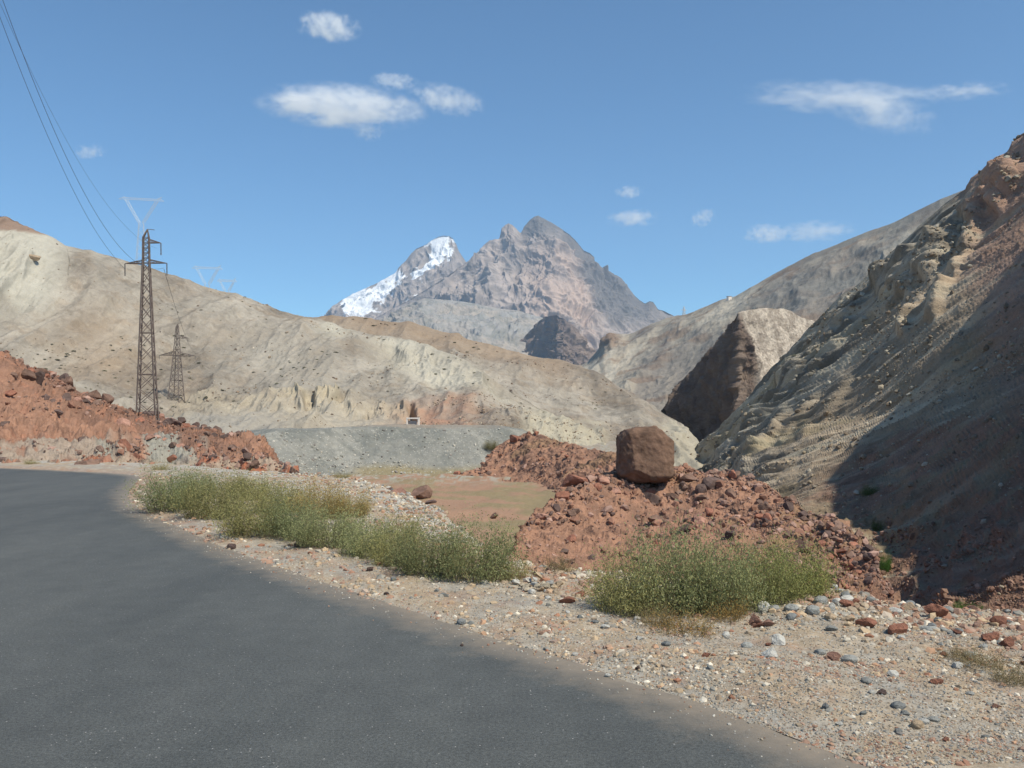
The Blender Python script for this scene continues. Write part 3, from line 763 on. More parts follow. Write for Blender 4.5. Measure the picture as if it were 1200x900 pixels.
# ------------------------------------------------------------------ steep gorge side on the right
M_strata = earth('strata_rock', fine=2.2, bump=1.0, dist=0.25, var=0.30, mid=0.5, coarse_bump=0.3)
RS_R = [(790,560,300),(800,545,300),(815,532,298),(822,518,296),(830,510,294),(845,500,290),(855,490,288),(872,470,284),(885,455,281),(897,445,278),(910,425,275),(918,418,274),(935,398,270),(950,380,267),(965,365,264),(985,345,260),(1000,336,257),(1020,318,253),(1040,297,249),(1060,280,245),(1075,265,242),(1090,252,240),(1103,240,237),(1118,229,234),(1130,221,232),(1137,208,230),(1150,200,228),(1165,195,226),(1170,183,225),(1180,176,223),(1186,163,222),(1200,154,220),(1215,130,218),(1260,95,212),(1320,60,204),(1400,20,192)]
_t = at(1110, 240, 226) - at(830, 500, 290); _t /= np.linalg.norm(_t)
_u = at(1090, 240, 240) - at(1040, 740, 64)
_n = np.cross(_t, _u); _n /= np.linalg.norm(_n)
_e = np.cross(_n, _t)
def strat(P):
    """bed coordinate: the beds strike along the crest and come out as long parallel ledges"""
    return P @ _e
def rs_zone(PX, PY):
    return ss(-40, 60, (PX - 900) * 0.80 + (PY - 560) * 0.62 + 0.0 * PY)     # 0 grey lower-left, 1 brown upper-right
def rs_disp(P, PX, PY):
    s = strat(P)
    def rib(x1, y1, x2, y2, w1, w2, amp, sd):
        L_ = math.hypot(x2 - x1, y2 - y1); tx, ty = (x2 - x1) / L_, (y2 - y1) / L_
        u = (PX - x1) * tx + (PY - y1) * ty; v = (PX - x1) * ty - (PY - y1) * tx      # v>0: upper left side
        v = v + 2.0 * pn(P, 0.06, sd) + 1.5 * pn(P, 0.25, sd + 1)
        m = ss(-8, 10, u) * ss(L_ + 8, L_ - 12, u) * (0.55 + 0.6 * ss(-.25, .25, pn(P, 0.07, sd + 2)))
        return 0.72 * amp * m * np.where(v > 0, np.exp(-(v / w2) ** 2), np.exp(-(v / w1) ** 2))
    along = P @ _t
    Q = np.stack([s * 0.13 + 0.35 * fbm(P, 0.02, 3, 141), along * 0.014, P @ _n * 0.01], -1)
    bed = ridged(Q, 1.0, 4, 142, 0.5)
    rid_y = np.interp(PX, [q[0] for q in RS_R], [q[1] for q in RS_R])
    below = PY - rid_y
    out = np.exp(-((below - 45 - 25 * pn(P, 0.01, 144)) / 45) ** 2)          # outcrops hug the crest
    out = out * ss(-0.15, 0.25, pn(P, 0.022, 145) + 0.1)
    out = np.maximum(out, ss(950, 860, PX) * 0.8)
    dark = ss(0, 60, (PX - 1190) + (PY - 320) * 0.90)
    d = 0.9 * fbm(P, 0.012, 3, 146) + (0.7 + 1.8 * out) * (bed - 0.8) + 0.75 * fbm(np.stack([s * 0.22, along * 0.035, P @ _n * 0.08], -1), 1.0, 5, 147, .6) + 0.12 * fbm(P, 0.3, 4, 148)
    Q2 = np.stack([s * 0.55, along * 0.05, P @ _n * 0.03], -1)
    d = d + (0.25 + 0.5 * out) * (ridged(Q2, 1.0, 4, 190, .55) - .8)
    d = d + (1 - dark) * 0.15 * (ridged(P, 0.08, 5, 148, .6) - 0.8) + dark * 0.8 * fbm(P, 0.08, 4, 149)
    sw = s * 0.12 + 1.1 * fbm(P, 0.018, 3, 191) + 0.10 * fbm(P, 0.15, 3, 193)
    fr = sw - np.floor(sw); saw = np.where(fr < 0.10, fr / 0.10, (1 - fr) / 0.90)
    brk = ss(-0.10, 0.25, pn(np.stack([along * 0.035, np.floor(sw) * 1.7, s * 0.0], -1), 1.0, 192))
    outc = np.exp(-((below - 55 - 25 * pn(P, 0.01, 144)) / 60) ** 2)
    outc = np.maximum(outc, ss(985, 900, PX)) * (1 - 0.85 * dark) * ss(2, 14, below)
    d = d + outc * brk * 2.4 * (saw - 0.4) * (0.25 + 0.75 * ss(190, 90, below))
    sw2 = s * 0.34 + 1.5 * fbm(P, 0.02, 3, 196) + 0.15 * fbm(P, 0.3, 3, 197); f2 = sw2 - np.floor(sw2); saw2 = np.where(f2 < 0.2, f2 / 0.2, (1 - f2) / 0.8)
    d = d + outc * (0.4 + 0.6 * brk) * 1.1 * (saw2 - 0.5) * ss(120, 60, below)
    d = d + rib(1040,352,1082,300,4,16,5.5,401) + rib(1062,350,1112,282,4,13,6,404) + rib(1085,330,1128,268,4,12,5,407) + rib(1030,335,1048,315,3,10,4,410)
    d = d + rib(1120,330,1152,250,4,12,4.5,413) + rib(1140,262,1185,190,4,14,6,416) + rib(1168,250,1200,200,4,12,5,419)
    d = d + rib(915,455,992,372,3,12,3.2,422) + rib(872,520,950,432,3,12,3.5,425) + rib(842,545,900,488,3,10,3,428) + rib(935,460,995,410,3,10,3,431) + rib(890,540,930,490,3,9,2.2,449) + rib(915,520,960,470,3,9,2.2,452)
    d = d + rib(1060,400,1085,352,4,9,3.5,434) + rib(1095,385,1120,335,4,9,3.5,437) + rib(990,380,1022,340,3,9,3,440) + rib(870,560,930,490,4,12,2.5,443) + rib(940,520,1000,450,4,10,2,446)
    near = ss(560, 640, PY)
    d = d * (1 - 0.6 * near) + near * 0.8 * (ridged(P, 0.15, 5, 150) - 0.8)
    return d, None
def rs_col(P, PX, PY, d):
    s = strat(P)
    n = fbm(P, 0.03, 5, 151); n2 = fbm(P, 0.25, 5, 152)
    Q = np.stack([s * 0.30 + 0.5 * n, (P @ _t) * 0.02, (P @ _n) * 0.02], -1)
    b = fbm(Q, 1, 5, 153)
    grey = mixc(np.broadcast_to(C3(0.165, 0.155, 0.13), P.shape), C3(0.37, 0.335, 0.27), ss(-0.45, 0.45, b * 1.3 + 0.3 * n2))
    brn = mixc(np.broadcast_to(C3(0.28, 0.22, 0.155), P.shape), C3(0.44, 0.35, 0.25), ss(-0.4, 0.4, b * 1.3 + .3 * n2))
    redd = C3(0.22, 0.125, 0.088)
    q = (PX - 1000) + (PY - 400) * 0.75 + 60 * n
    sw = s * 0.12 + 1.1 * fbm(P, 0.018, 3, 191) + 0.10 * fbm(P, 0.15, 3, 193); fr = sw - np.floor(sw)
    c = mixc(grey, brn, ss(-70, 60, q))
    rid_y = np.interp(PX, [k_[0] for k_ in RS_R], [k_[1] for k_ in RS_R])
    bed_shade = ss(0.30, 0.05, fr) * ss(-.1, .3, fbm(P, 0.03, 4, 195)) * ss(150, 60, PY - rid_y)  # dark beds along the ledges, also painting in the ledges' shadows
    c = mixc(c, C3(0.13, 0.125, 0.11), bed_shade * 0.75)
    c = mixc(c, C3(0.36, 0.24, 0.18), ss(80, 170, (PX - 1100) * 1.5 - (PY - 300) * 0.3 + 40 * n + 60))
    dk = ss(-100, 150, (PX - 1170) + (PY - 470) * 0.35 + 70 * n)  # rust-brown rock, painted darker to deepen the shade on this side
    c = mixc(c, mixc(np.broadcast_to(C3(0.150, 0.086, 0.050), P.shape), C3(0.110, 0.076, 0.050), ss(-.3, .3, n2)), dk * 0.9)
    # red earth toward the foot
    rt = ss(20, 60, PY - np.interp(PX, [800, 900, 950, 1060, 1200], [620, 560, 540, 470, 480]) + 15 * n)
    c = mixc(c, mixc(np.broadcast_to(redd, P.shape), C3(0.20, 0.15, 0.10), ss(0, 0.4, n2)), rt * 0.8)
    c = mixc(c, C3(0.40, 0.36, 0.27), ss(0.3, 0.6, b) * (1 - dk) * 0.55)
    c = mixc(c, C3(0.23, 0.20, 0.11), ss(0.15, 0.5, n) * (1 - dk) * ss(380, 440, PY) * 0.4)
    return c
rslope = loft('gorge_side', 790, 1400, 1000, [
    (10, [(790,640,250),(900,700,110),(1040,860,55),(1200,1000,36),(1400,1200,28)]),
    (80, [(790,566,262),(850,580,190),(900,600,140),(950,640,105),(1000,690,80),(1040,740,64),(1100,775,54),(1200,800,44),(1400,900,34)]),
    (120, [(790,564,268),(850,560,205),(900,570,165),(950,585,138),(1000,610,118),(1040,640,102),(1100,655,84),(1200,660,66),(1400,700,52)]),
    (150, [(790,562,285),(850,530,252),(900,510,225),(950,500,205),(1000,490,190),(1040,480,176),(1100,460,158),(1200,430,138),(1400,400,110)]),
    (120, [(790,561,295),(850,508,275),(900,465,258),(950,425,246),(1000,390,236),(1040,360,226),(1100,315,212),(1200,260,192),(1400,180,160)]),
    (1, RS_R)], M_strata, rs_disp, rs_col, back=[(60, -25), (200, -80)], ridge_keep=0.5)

# headland off to the right of the frame: its crest throws the big diagonal shade on the gorge side
def headland():
    def surf(px, py):
        i = np.argmin((rslope.PX[:rslope.nr] - px) ** 2 + (rslope.PY[:rslope.nr] - py) ** 2)
        return rslope.P[:rslope.nr].reshape(-1, 3)[i]
    pts = [surf(1225, 255) + SD * 60, surf(1190, 322) + SD * 68, surf(1150, 372) + SD * 74, surf(1100, 424) + SD * 82, surf(1050, 474) + SD * 86, surf(1000, 526) + SD * 90, surf(965, 572) + SD * 92, surf(985, 612) + SD * 86, surf(1035, 640) + SD * 76, surf(1052, 668) + SD * 60, surf(1062, 700) + SD * 44, surf(1075, 735) + SD * 34]
    pts = np.array(pts)
    t = np.linspace(0, 1, 160); tt = np.linspace(0, 1, len(pts))
    crest = np.stack([np.interp(t, tt, pts[:, k]) for k in range(3)], -1)
    crest = smooth1(crest, 3)
    crest[:, 2] += 1.2 * fbm(np.stack([crest[:, 0], crest[:, 1], crest[:, 2] * 0], -1), 0.12, 4, 161)
    hs = SD.copy(); hs[2] = 0; hs /= np.linalg.norm(hs)
    rows = []
    for k, (off, dz) in enumerate([(-14, -60), (-8, -26), (-3, -8), (0, 0), (15, -6), (50, -30), (110, -90)]):
        r_ = crest.copy(); r_[:, :2] += hs[:2] * off; r_[:, 2] += dz; rows.append(r_)
    P = np.array(rows)
    c = np.broadcast_to(C3(0.22, 0.14, 0.10), P.shape)
    me = mesh_np('headland', P, grid_faces(P.shape[0], P.shape[1]), c, True, [M_strata])
    tag(obj('headland', me), kind='structure')
headland()
# ------------------------------------------------------------------ haze and clouds
def box_mesh(name, x0, x1, y0, y1, z0, z1):
    V = [(x, y, z) for z in (z0, z1) for y in (y0, y1) for x in (x0, x1)]
    Fq = [(0,2,3,1),(4,5,7,6),(0,1,5,4),(2,6,7,3),(0,4,6,2),(1,3,7,5)]
    me = bpy.data.meshes.new(name); me.from_pydata(V, [], Fq); me.update(); return me
hm = bpy.data.materials.new('haze_material'); nt, N, L = NT(hm)
ho = N.new('ShaderNodeOutputMaterial'); hv = N.new('ShaderNodeVolumePrincipled')
hv.inputs['Color'].default_value = (0.56, 0.77, 1.0, 1); hv.inputs['Density'].default_value = 6.0e-5
hv.inputs['Anisotropy'].default_value = 0.3
L.new(hv.outputs[0], ho.inputs['Volume'])
hz = box_mesh('haze', -7000, 7000, -3000, 6900, -140, 1420); hz.materials.append(hm)
tag(obj('haze', hz), kind='stuff')

def cloud_material():
    m = bpy.data.materials.new('cloud_material'); nt, N, L = NT(m)
    out = N.new('ShaderNodeOutputMaterial'); v = N.new('ShaderNodeVolumePrincipled'); L.new(v.outputs[0], out.inputs['Volume'])
    v.inputs['Color'].default_value = (1, 1, 1, 1); v.inputs['Anisotropy'].default_value = 0.1
    tc = N.new('ShaderNodeTexCoord'); oi = N.new('ShaderNodeObjectInfo')
    ln = N.new('ShaderNodeVectorMath'); ln.operation = 'LENGTH'; L.new(tc.outputs['Object'], ln.inputs[0])
    off = N.new('ShaderNodeVectorMath'); off.operation = 'SCALE'; off.inputs['Scale'].default_value = 0.0015
    L.new(oi.outputs['Location'], off.inputs[0])
    sc_ = N.new('ShaderNodeVectorMath'); sc_.operation = 'MULTIPLY'; L.new(tc.outputs['Object'], sc_.inputs[0]); sc_.inputs[1].default_value = (1.5, 0.8, 0.7)
    ad = N.new('ShaderNodeVectorMath'); ad.operation = 'ADD'; L.new(sc_.outputs[0], ad.inputs[0]); L.new(off.outputs[0], ad.inputs[1])
    n = N.new('ShaderNodeTexNoise'); n.inputs['Scale'].default_value = 2.2; n.inputs['Detail'].default_value = 8; n.inputs['Roughness'].default_value = 0.68
    L.new(ad.outputs[0], n.inputs['Vector'])
    # density = clip((1 - r) * 1.0 + (noise - .5) * 2.4 - .25)
    a = N.new('ShaderNodeMath'); a.operation = 'MULTIPLY_ADD'; L.new(n.outputs['Fac'], a.inputs[0]); a.inputs[1].default_value = 4.2; a.inputs[2].default_value = -2.15
    b = N.new('ShaderNodeMath'); b.operation = 'MULTIPLY_ADD'; L.new(ln.outputs['Value'], b.inputs[0]); b.inputs[1].default_value = -0.85; b.inputs[2].default_value = 0.80
    s = N.new('ShaderNodeMath'); s.operation = 'ADD'; L.new(a.outputs[0], s.inputs[0]); L.new(b.outputs[0], s.inputs[1])
    # nothing reaches the bounding shell
    e = N.new('ShaderNodeMapRange'); e.inputs['From Min'].default_value = 1.0; e.inputs['From Max'].default_value = 0.7; L.new(ln.outputs['Value'], e.inputs['Value'])
    cl = N.new('ShaderNodeClamp'); L.new(s.outputs[0], cl.inputs['Value'])
    m1 = N.new('ShaderNodeMath'); m1.operation = 'MULTIPLY'; L.new(cl.outputs[0], m1.inputs[0]); L.new(e.outputs[0], m1.inputs[1])
    oc = N.new('ShaderNodeSeparateColor'); L.new(oi.outputs['Color'], oc.inputs[0])
    m2 = N.new('ShaderNodeMath'); m2.operation = 'MULTIPLY'; L.new(m1.outputs[0], m2.inputs[0]); L.new(oc.outputs[0], m2.inputs[1])
    m3 = N.new('ShaderNodeMath'); m3.operation = 'MULTIPLY'; L.new(m2.outputs[0], m3.inputs[0]); m3.inputs[1].default_value = 0.0085
    L.new(m3.outputs[0], v.inputs['Density'])
    m.cycles.volume_step_rate = 1.0
    return m
M_cloud = cloud_material()
bm = bmesh.new(); bmesh.ops.create_icosphere(bm, subdivisions=3, radius=1.0)
cme = bpy.data.meshes.new('cloud'); bm.to_mesh(cme); bm.free(); cme.materials.append(M_cloud)
CLOUDS = [  # px, py, half width px, half height px, density, tilt, label
    (402,125,98,22,1.0,-4,'large bright white cloud high over the snowy peak'),
    (524,117,46,15,0.6,-12,'wispy white cloud just right of the large bright cloud'),
    (462,95,30,9,0.7,-4,'thin white streak of cloud above the gap between the two brightest clouds'),
    (385,31,38,15,0.9,-6,'small white cloud alone near the top edge of the sky'),
    (433,155,20,9,0.4,0,'faint scrap of cloud just under the large bright cloud'),
    (105,178,20,8,0.5,3,'faint small cloud at far left above the power lines'),
    (985,113,118,17,0.5,-2,'broad thin white cloud high over the right hand slope'),
    (1035,133,62,19,0.32,-12,'ragged thin lower edge of cloud under the broad cloud at right'),
    (1130,107,56,10,0.42,3,'narrow streak of cloud trailing right from the broad cloud'),
    (898,274,29,10,0.85,0,'small white cloud low over the right hand valley side'),
    (955,271,48,11,0.55,3,'small stretched cloud beside another low over the right slope'),
    (741,256,32,9,0.85,3,'little flat white cloud right of the main summit'),
    (737,225,17,7,0.75,0,'tiny white cloud above the little flat cloud by the summit'),
    (824,255,15,9,0.6,20,'tiny slanted wisp of cloud between the summit and right slope')]
for (px, py, hw, hh, de, tl, lab) in CLOUDS:
    D = 9500.0; de = de * 1.3
    p = at(px, py, D)
    o = obj('cloud', cme)
    o.location = p; o.scale = (hw / F * D * 1.15, hh / F * D * 1.5, hh / F * D * 1.35); o.rotation_euler = (0, R(-tl), 0)
    o.color = (de, de, de, 1)
    tag(o, lab, 'cloud', 'white clouds in the blue sky')
# ------------------------------------------------------------------ lattice towers
def bars_mesh(name, bars, mat):
    """square bars: list of (p, q, half thickness)"""
    V = []; Fq = []
    for p, q, t in bars:
        p = Vector(p); q = Vector(q); d = (q - p)
        if d.length < 1e-6: continue
        d.normalize()
        a = d.orthogonal().normalized(); b = d.cross(a)
        k = len(V)
        for c in (p, q):
            for sx, sy in ((-1,-1),(1,-1),(1,1),(-1,1)): V.append(c + a * t * sx + b * t * sy)
        Fq += [(k,k+3,k+2,k+1),(k+4,k+5,k+6,k+7)] + [(k+i,k+(i+1)%4,k+4+(i+1)%4,k+4+i) for i in range(4)]
    me = bpy.data.meshes.new(name); me.from_pydata([tuple(v) for v in V], [], Fq); me.update(); me.materials.append(mat); return me
def empty(name, loc, rz=0.0, scale=1.0):
    o = bpy.data.objects.new(name, None); COL.objects.link(o); o.location = loc; o.rotation_euler = (0, 0, rz); o.scale = (scale,) * 3; o.empty_display_size = 0.5
    return o
M_rust = plain('weathered_steel', (0.16, 0.13, 0.115), 0.75, 0.2, 3)
M_silver = plain('galvanised_steel', (0.62, 0.63, 0.62), 0.45, 0.3, 3, 0.1)
M_insul = plain('insulator_glass', (0.06, 0.055, 0.055), 0.35)
def lattice(name, root, hw0, hw1, z0, z1, n, mat, tl, tb, legs=True):
    """tapering four-leg lattice; returns nothing, adds leg and bracing parts"""
    def c(z, i):
        w_ = hw0 + (hw1 - hw0) * (z - z0) / (z1 - z0)
        return Vector([(-w_, -w_, z), (w_, -w_, z), (w_, w_, z), (-w_, w_, z)][i])
    for i in range(4):
        obj('leg', bars_mesh('leg', [(c(z0, i), c(z1, i), tl)], mat), root)
    zs = [z0 + (z1 - z0) * (1 - (1 - k / n) ** 1.15) for k in range(n + 1)]
    br = []
    for a, b in zip(zs[:-1], zs[1:]):
        for i in range(4):
            j = (i + 1) % 4
            br += [(c(a, i), c(b, j), tb), (c(a, j), c(b, i), tb)]
    for z in (zs[n // 2], zs[n // 4], zs[-1]):
        for i in range(4): br.append((c(z, i), c(z, (i + 1) % 4), tb * 1.2))
    obj('bracing', bars_mesh('bracing', br, mat), root)
def arm(root, x0, x1, z, hw, rise, mat, t, name='cross_arm'):
    """pointed lattice arm from x0 to the tip x1"""
    b = []
    for s in (-1, 1):
        b += [((x0, s * hw, z), (x1, 0, z), t), ((x0, s * hw, z + rise), (x1, 0, z), t * 0.8)]
        n = 3
        for k in range(1, n + 1):
            f = k / (n + 1); x = x0 + (x1 - x0) * f
            b.append(((x, s * hw * (1 - f), z), (x, s * hw * (1 - f), z + rise * (1 - f)), t * 0.6))
            f2 = (k - 1) / (n + 1); xx = x0 + (x1 - x0) * f2
            b.append(((xx, s * hw * (1 - f2), z + rise * (1 - f2)), (x, s * hw * (1 - f), z), t * 0.6))
    return obj(name, bars_mesh(name, b, mat), root)
def insul(root, x, z, ln, r=0.075):
    bm = bmesh.new()
    n = 9
    for k in range(n):
        M = Matrix.Translation((x, 0, z - ln * (k + .5) / n))
        bmesh.ops.create_cone(bm, cap_ends=True, segments=10, radius1=r, radius2=r * 0.45, depth=ln / n * 0.95, matrix=M)
    me = bpy.data.meshes.new('insulator'); bm.to_mesh(me); bm.free(); me.materials.append(M_insul)
    obj('insulator', me, root)
def pylon(loc, rz, H, hw0, waist, hw1, hwt, arms, mat, tl, tb, label, group, lean=0.0, n=9, ins=True):
    root = empty('electricity_pylon', loc, rz); root.rotation_euler = (0, R(lean), rz)
    tag(root, label, 'pylon', group)
    lattice('body', root, hw0, hw1, 0, waist, n, mat, tl, tb)
    zt = H * 0.955
    up = []
    q = [(-1,-1),(1,-1),(1,1),(-1,1)]
    def c(z, i):
        f = (z - waist) / (zt - waist); w_ = hw1 + (hwt - hw1) * f
        return (q[i][0] * w_, q[i][1] * w_, z)
    m_ = 5
    zs = [waist + (zt - waist) * k / m_ for k in range(m_ + 1)]
    for i in range(4):
        up.append((c(waist, i), c(zt, i), tl * 0.85))
        up.append((c(zt, i), (hwt * 0.5, 0, H), tl * 0.8))
    for a, b in zip(zs[:-1], zs[1:]):
        for i in range(4): up += [(c(a, i), c(b, (i + 1) % 4), tb), (c(b, i), c(b, (i + 1) % 4), tb)]
    up.append(((hwt * 0.5, 0, H), (hwt * 0.5 + 0.7, 0, H - 0.05), tb))
    obj('mast_top', bars_mesh('mast_top', up, mat), root)
    for (x, z, rise) in arms:
        arm(root, math.copysign(hw1, x), x, z, hw1, rise, mat, tb * 1.3)
        if ins: insul(root, x, z, 1.25)
    # foot ties
    for sx in (-1, 1):
        for sy in (-1, 1): obj('footing', bars_mesh('footing', [((sx * hw0, sy * hw0, -1.2), (sx * hw0, sy * hw0, 0.02), tl * 2.2)], mat), root)
    return root
def stand(sheet, px, py):
    nr = sheet.nr
    if not hasattr(sheet, 'sx'): sheet.sx, sheet.sy = proj(sheet.P[:nr])
    k = np.argmin((sheet.sx - px) ** 2 + (sheet.sy - py) ** 2)
    i, j = divmod(k, sheet.sx.shape[1])
    return sheet.P[i, j].copy(), sheet.N[i, j].copy()

D1 = 97.0
b1 = at(174.5, 489, D1); b1, _n = stand(lbank, 173, 487); D1 = b1[1]
s1 = D1 / 1060.0
H1 = (488 - 265) * s1
pylon(b1 + [0, 0, -0.3], R(12), H1, 10.4 * s1, (488 - 305) * s1, 3.6 * s1, 3.2 * s1,
      [(-23.5 * s1, (488 - 306) * s1, 4 * s1), (23.0 * s1, (488 - 305) * s1, 4 * s1), (16.5 * s1, (488 - 281) * s1, 4 * s1)],
      M_rust, 0.055, 0.023, 'tall dark lattice pylon on the red bank, nearest and largest of all', 'dark lattice pylons of the lower power line', lean=-1.2, n=12)
b2, _n = stand(tanf, 207, 468); s2 = b2[1] / 1060.0
pylon(b2 + [0, 0, -1.0], R(-8), 93 * s2, 7.0 * s2, 56 * s2, 3.0 * s2, 1.2 * s2,
      [(-22 * s2, 56 * s2, 4.5 * s2), (23 * s2, 55 * s2, 4.5 * s2), (13.5 * s2, 76 * s2, 3.5 * s2)],
      M_rust, 0.10, 0.042, 'smaller dark lattice pylon standing at the foot of the tan hill', 'dark lattice pylons of the lower power line', n=7)
def silver(px, ytop, D, full, wpx, label, base):
    """slim bright tower: legs, V-shaped head and one long crossbar"""
    s = D / 1060.0; top = at(px, ytop, D); bz = base
    root = empty('transmission_tower', (top[0], D, bz), R(14)); tag(root, label, 'pylon', 'silver towers of the upper power line')
    H = top[2] - bz; hw = wpx * 0.5 * s; t = 0.05 * (D / 400) ** 0.7
    fork = H - 30 * s * (wpx / 52)
    L_ = []
    q = [(-1,-1),(1,-1),(1,1),(-1,1)]
    for a, b in q: L_.append(((a * 8 * s * .7, b * 8 * s * .7, 0), (a * 2.5 * s, b * 2.5 * s, fork), t))
    obj('legs_frame', bars_mesh('leg', L_[:2], M_silver), root).name = 'leg'
    obj('leg', bars_mesh('leg', L_[2:], M_silver), root)
    n = 7; br = []
    for k in range(n):
        f0, f1 = k / n, (k + 1) / n
        for i in range(4):
            A = Vector(L_[i][0]).lerp(Vector(L_[i][1]), f0); B = Vector(L_[(i + 1) % 4][0]).lerp(Vector(L_[(i + 1) % 4][1]), f1)
            br.append((A, B, t * 0.55))
    obj('bracing', bars_mesh('bracing', br, M_silver), root)
    V_ = []
    for sx in (-1, 1):
        for sy in (-1, 1):
            V_ += [((sx * 1.0 * s, sy * 2 * s, fork), (sx * hw * 0.62, sy * 0.8 * s, H - 2.5 * s), t * 0.8), ((sx * 3.5 * s, sy * 2 * s, fork), (sx * hw * 0.74, sy * 0.8 * s, H - 2.5 * s), t * 0.8)]
        for k in range(5):
            f = k / 5; g = (k + 1) / 5
            V_.append((Vector((sx * 1 * s, 0, fork)).lerp(Vector((sx * hw * .62, 0, H - 2.5 * s)), f), Vector((sx * 3.5 * s, 0, fork)).lerp(Vector((sx * hw * .74, 0, H - 2.5 * s)), g), t * 0.6))
    obj('forked_head', bars_mesh('forked_head', V_, M_silver), root)
    X_ = [((-hw, 0, H - 2 * s), (hw, 0, H - 2 * s), t), ((-hw * .85, 0, H), (hw * .85, 0, H), t), ((-hw, 0, H - 2 * s), (-hw * .85, 0, H), t), ((hw, 0, H - 2 * s), (hw * .85, 0, H), t)]
    for k in range(14):
        a = -hw * .85 + hw * 1.7 * k / 14; b = a + hw * 1.7 / 28; c = a + hw * 1.7 / 14
        X_ += [((a, 0, H), (b, 0, H - 2 * s), t * .6), ((b, 0, H - 2 * s), (c, 0, H), t * .6)]
    X_ += [((hw * .70, 0, H), (hw * .9, 0, H + 2.6 * s), t * 1.7), ((-hw * .70, 0, H), (-hw * .80, 0, H + 1.2 * s), t)]
    obj('crossbar', bars_mesh('crossbar', X_, M_silver), root)
    return root
def backz(sheet, px, D):
    P = sheet.P[sheet.nr - 1:]; X = (px - 600) / F * D
    k = np.argmin((P[..., 0] - X) ** 2 + (P[..., 1] - D) ** 2); return P.reshape(-1, 3)[k][2]
r3, _n = stand(tanf, 168, 312)
silver(166, 232.5, r3[1] + 6, 1, 50, 'tall pale silver tower rising behind the nearest dark pylon', r3[2] - 2.5)
silver(243, 313, 540, 1, 34, 'left one of two small silver tower heads over the tan ridge', backz(tanf, 243, 540) - 1)
silver(266, 328, 580, 1, 22, 'right and lower of two small silver tower heads over the tan ridge', backz(tanf, 266, 580) - 1)
vz, _n = stand(valley, 803, 366); sv = vz[1] / 1060
pylon(vz + [0, 8, -4], R(20), 14 * sv, 2.2 * sv, 9 * sv, 0.9 * sv, 0.5 * sv, [(-4 * sv, 9.5 * sv, 1 * sv), (4 * sv, 9.5 * sv, 1 * sv)], M_silver, 0.14, 0.07,
      'tiny far grey pylon on the skyline in the notch right of the mountain', None, n=5, ins=False)

# conductors
M_wire = plain('wire_aluminium', (0.10, 0.105, 0.11), 0.6)
def tube(name, pts, r, mat, label, cat, group, seg=6):
    V = []; Fq = []
    pts = [Vector(p) for p in pts]
    for i, p in enumerate(pts):
        d = (pts[min(i + 1, len(pts) - 1)] - pts[max(i - 1, 0)]).normalized()
        a = Vector((0, 0, 1)).cross(d).normalized(); b = d.cross(a)
        for k in range(seg):
            an = 2 * math.pi * k / seg; V.append(p + (a * math.cos(an) + b * math.sin(an)) * r)
    for i in range(len(pts) - 1):
        for k in range(seg):
            Fq.append((i * seg + k, i * seg + (k + 1) % seg, (i + 1) * seg + (k + 1) % seg, (i + 1) * seg + k))
    me = bpy.data.meshes.new(name); me.from_pydata([tuple(v) for v in V], [], Fq); me.update(); me.materials.append(mat)
    return tag(obj(name, me), label, cat, group)
def wire(pix, end, r, label, slope=0.186):
    """fit a sagging conductor in a vertical plane: pix = photo points it passes, end = attachment point"""
    ys = [end[1]]; zs = [end[2]]
    for px, py in pix:
        k = (px - 600) / F      # X = k*Y ; X = end.x + (end.y - Y) * slope
        Y = (end[0] + end[1] * slope) / (k + slope)
        p = at(px, py, Y); ys.append(Y); zs.append(p[2])
    co = np.polyfit(ys, zs, 2)
    Y = np.linspace(end[1], min(ys) - 22, 60)
    z = np.polyval(co, Y); z += (end[2] - z[0]) * ss(min(ys) + 0.6 * (end[1] - min(ys)), end[1], Y)
    P = np.stack([end[0] + (end[1] - Y) * slope, Y, z], -1)
    return tube('power_line', P, r, M_wire, label, 'power line', 'power line conductors at upper left')
e1 = at(146, 315, D1); e2 = at(192, 314, D1); e3 = at(184.5, 291, D1)
wire([(0, 47), (40, 134), (70, 200), (100, 257), (127, 302)], e1, 0.015, 'lowest of three dark power lines, ending at the left arm of the dark pylon')
wire([(0, 22), (45, 122), (82, 200), (115, 260), (146, 302)], e2, 0.014, 'middle one of three dark power lines coming down to the dark pylon')
wire([(-12, 0), (50, 122), (92, 200), (125, 246), (160, 274)], e3, 0.008, 'thinnest, uppermost of three power lines coming down to the dark pylon')
def span(a, b, sag, r, label):
    t = np.linspace(0, 1, 40)[:, None]; a = np.array(a); b = np.array(b)
    P = a * (1 - t) + b * t; P[:, 2] -= 4 * sag * (t * (1 - t))[:, 0]
    tube('power_line', P, r, M_wire, label, 'power line', 'power line spans between towers')
span(at(192, 315, D1), at(230.5, 415, b2[1]), 2.0, 0.022, 'faint power line span from the near dark pylon to the small one')

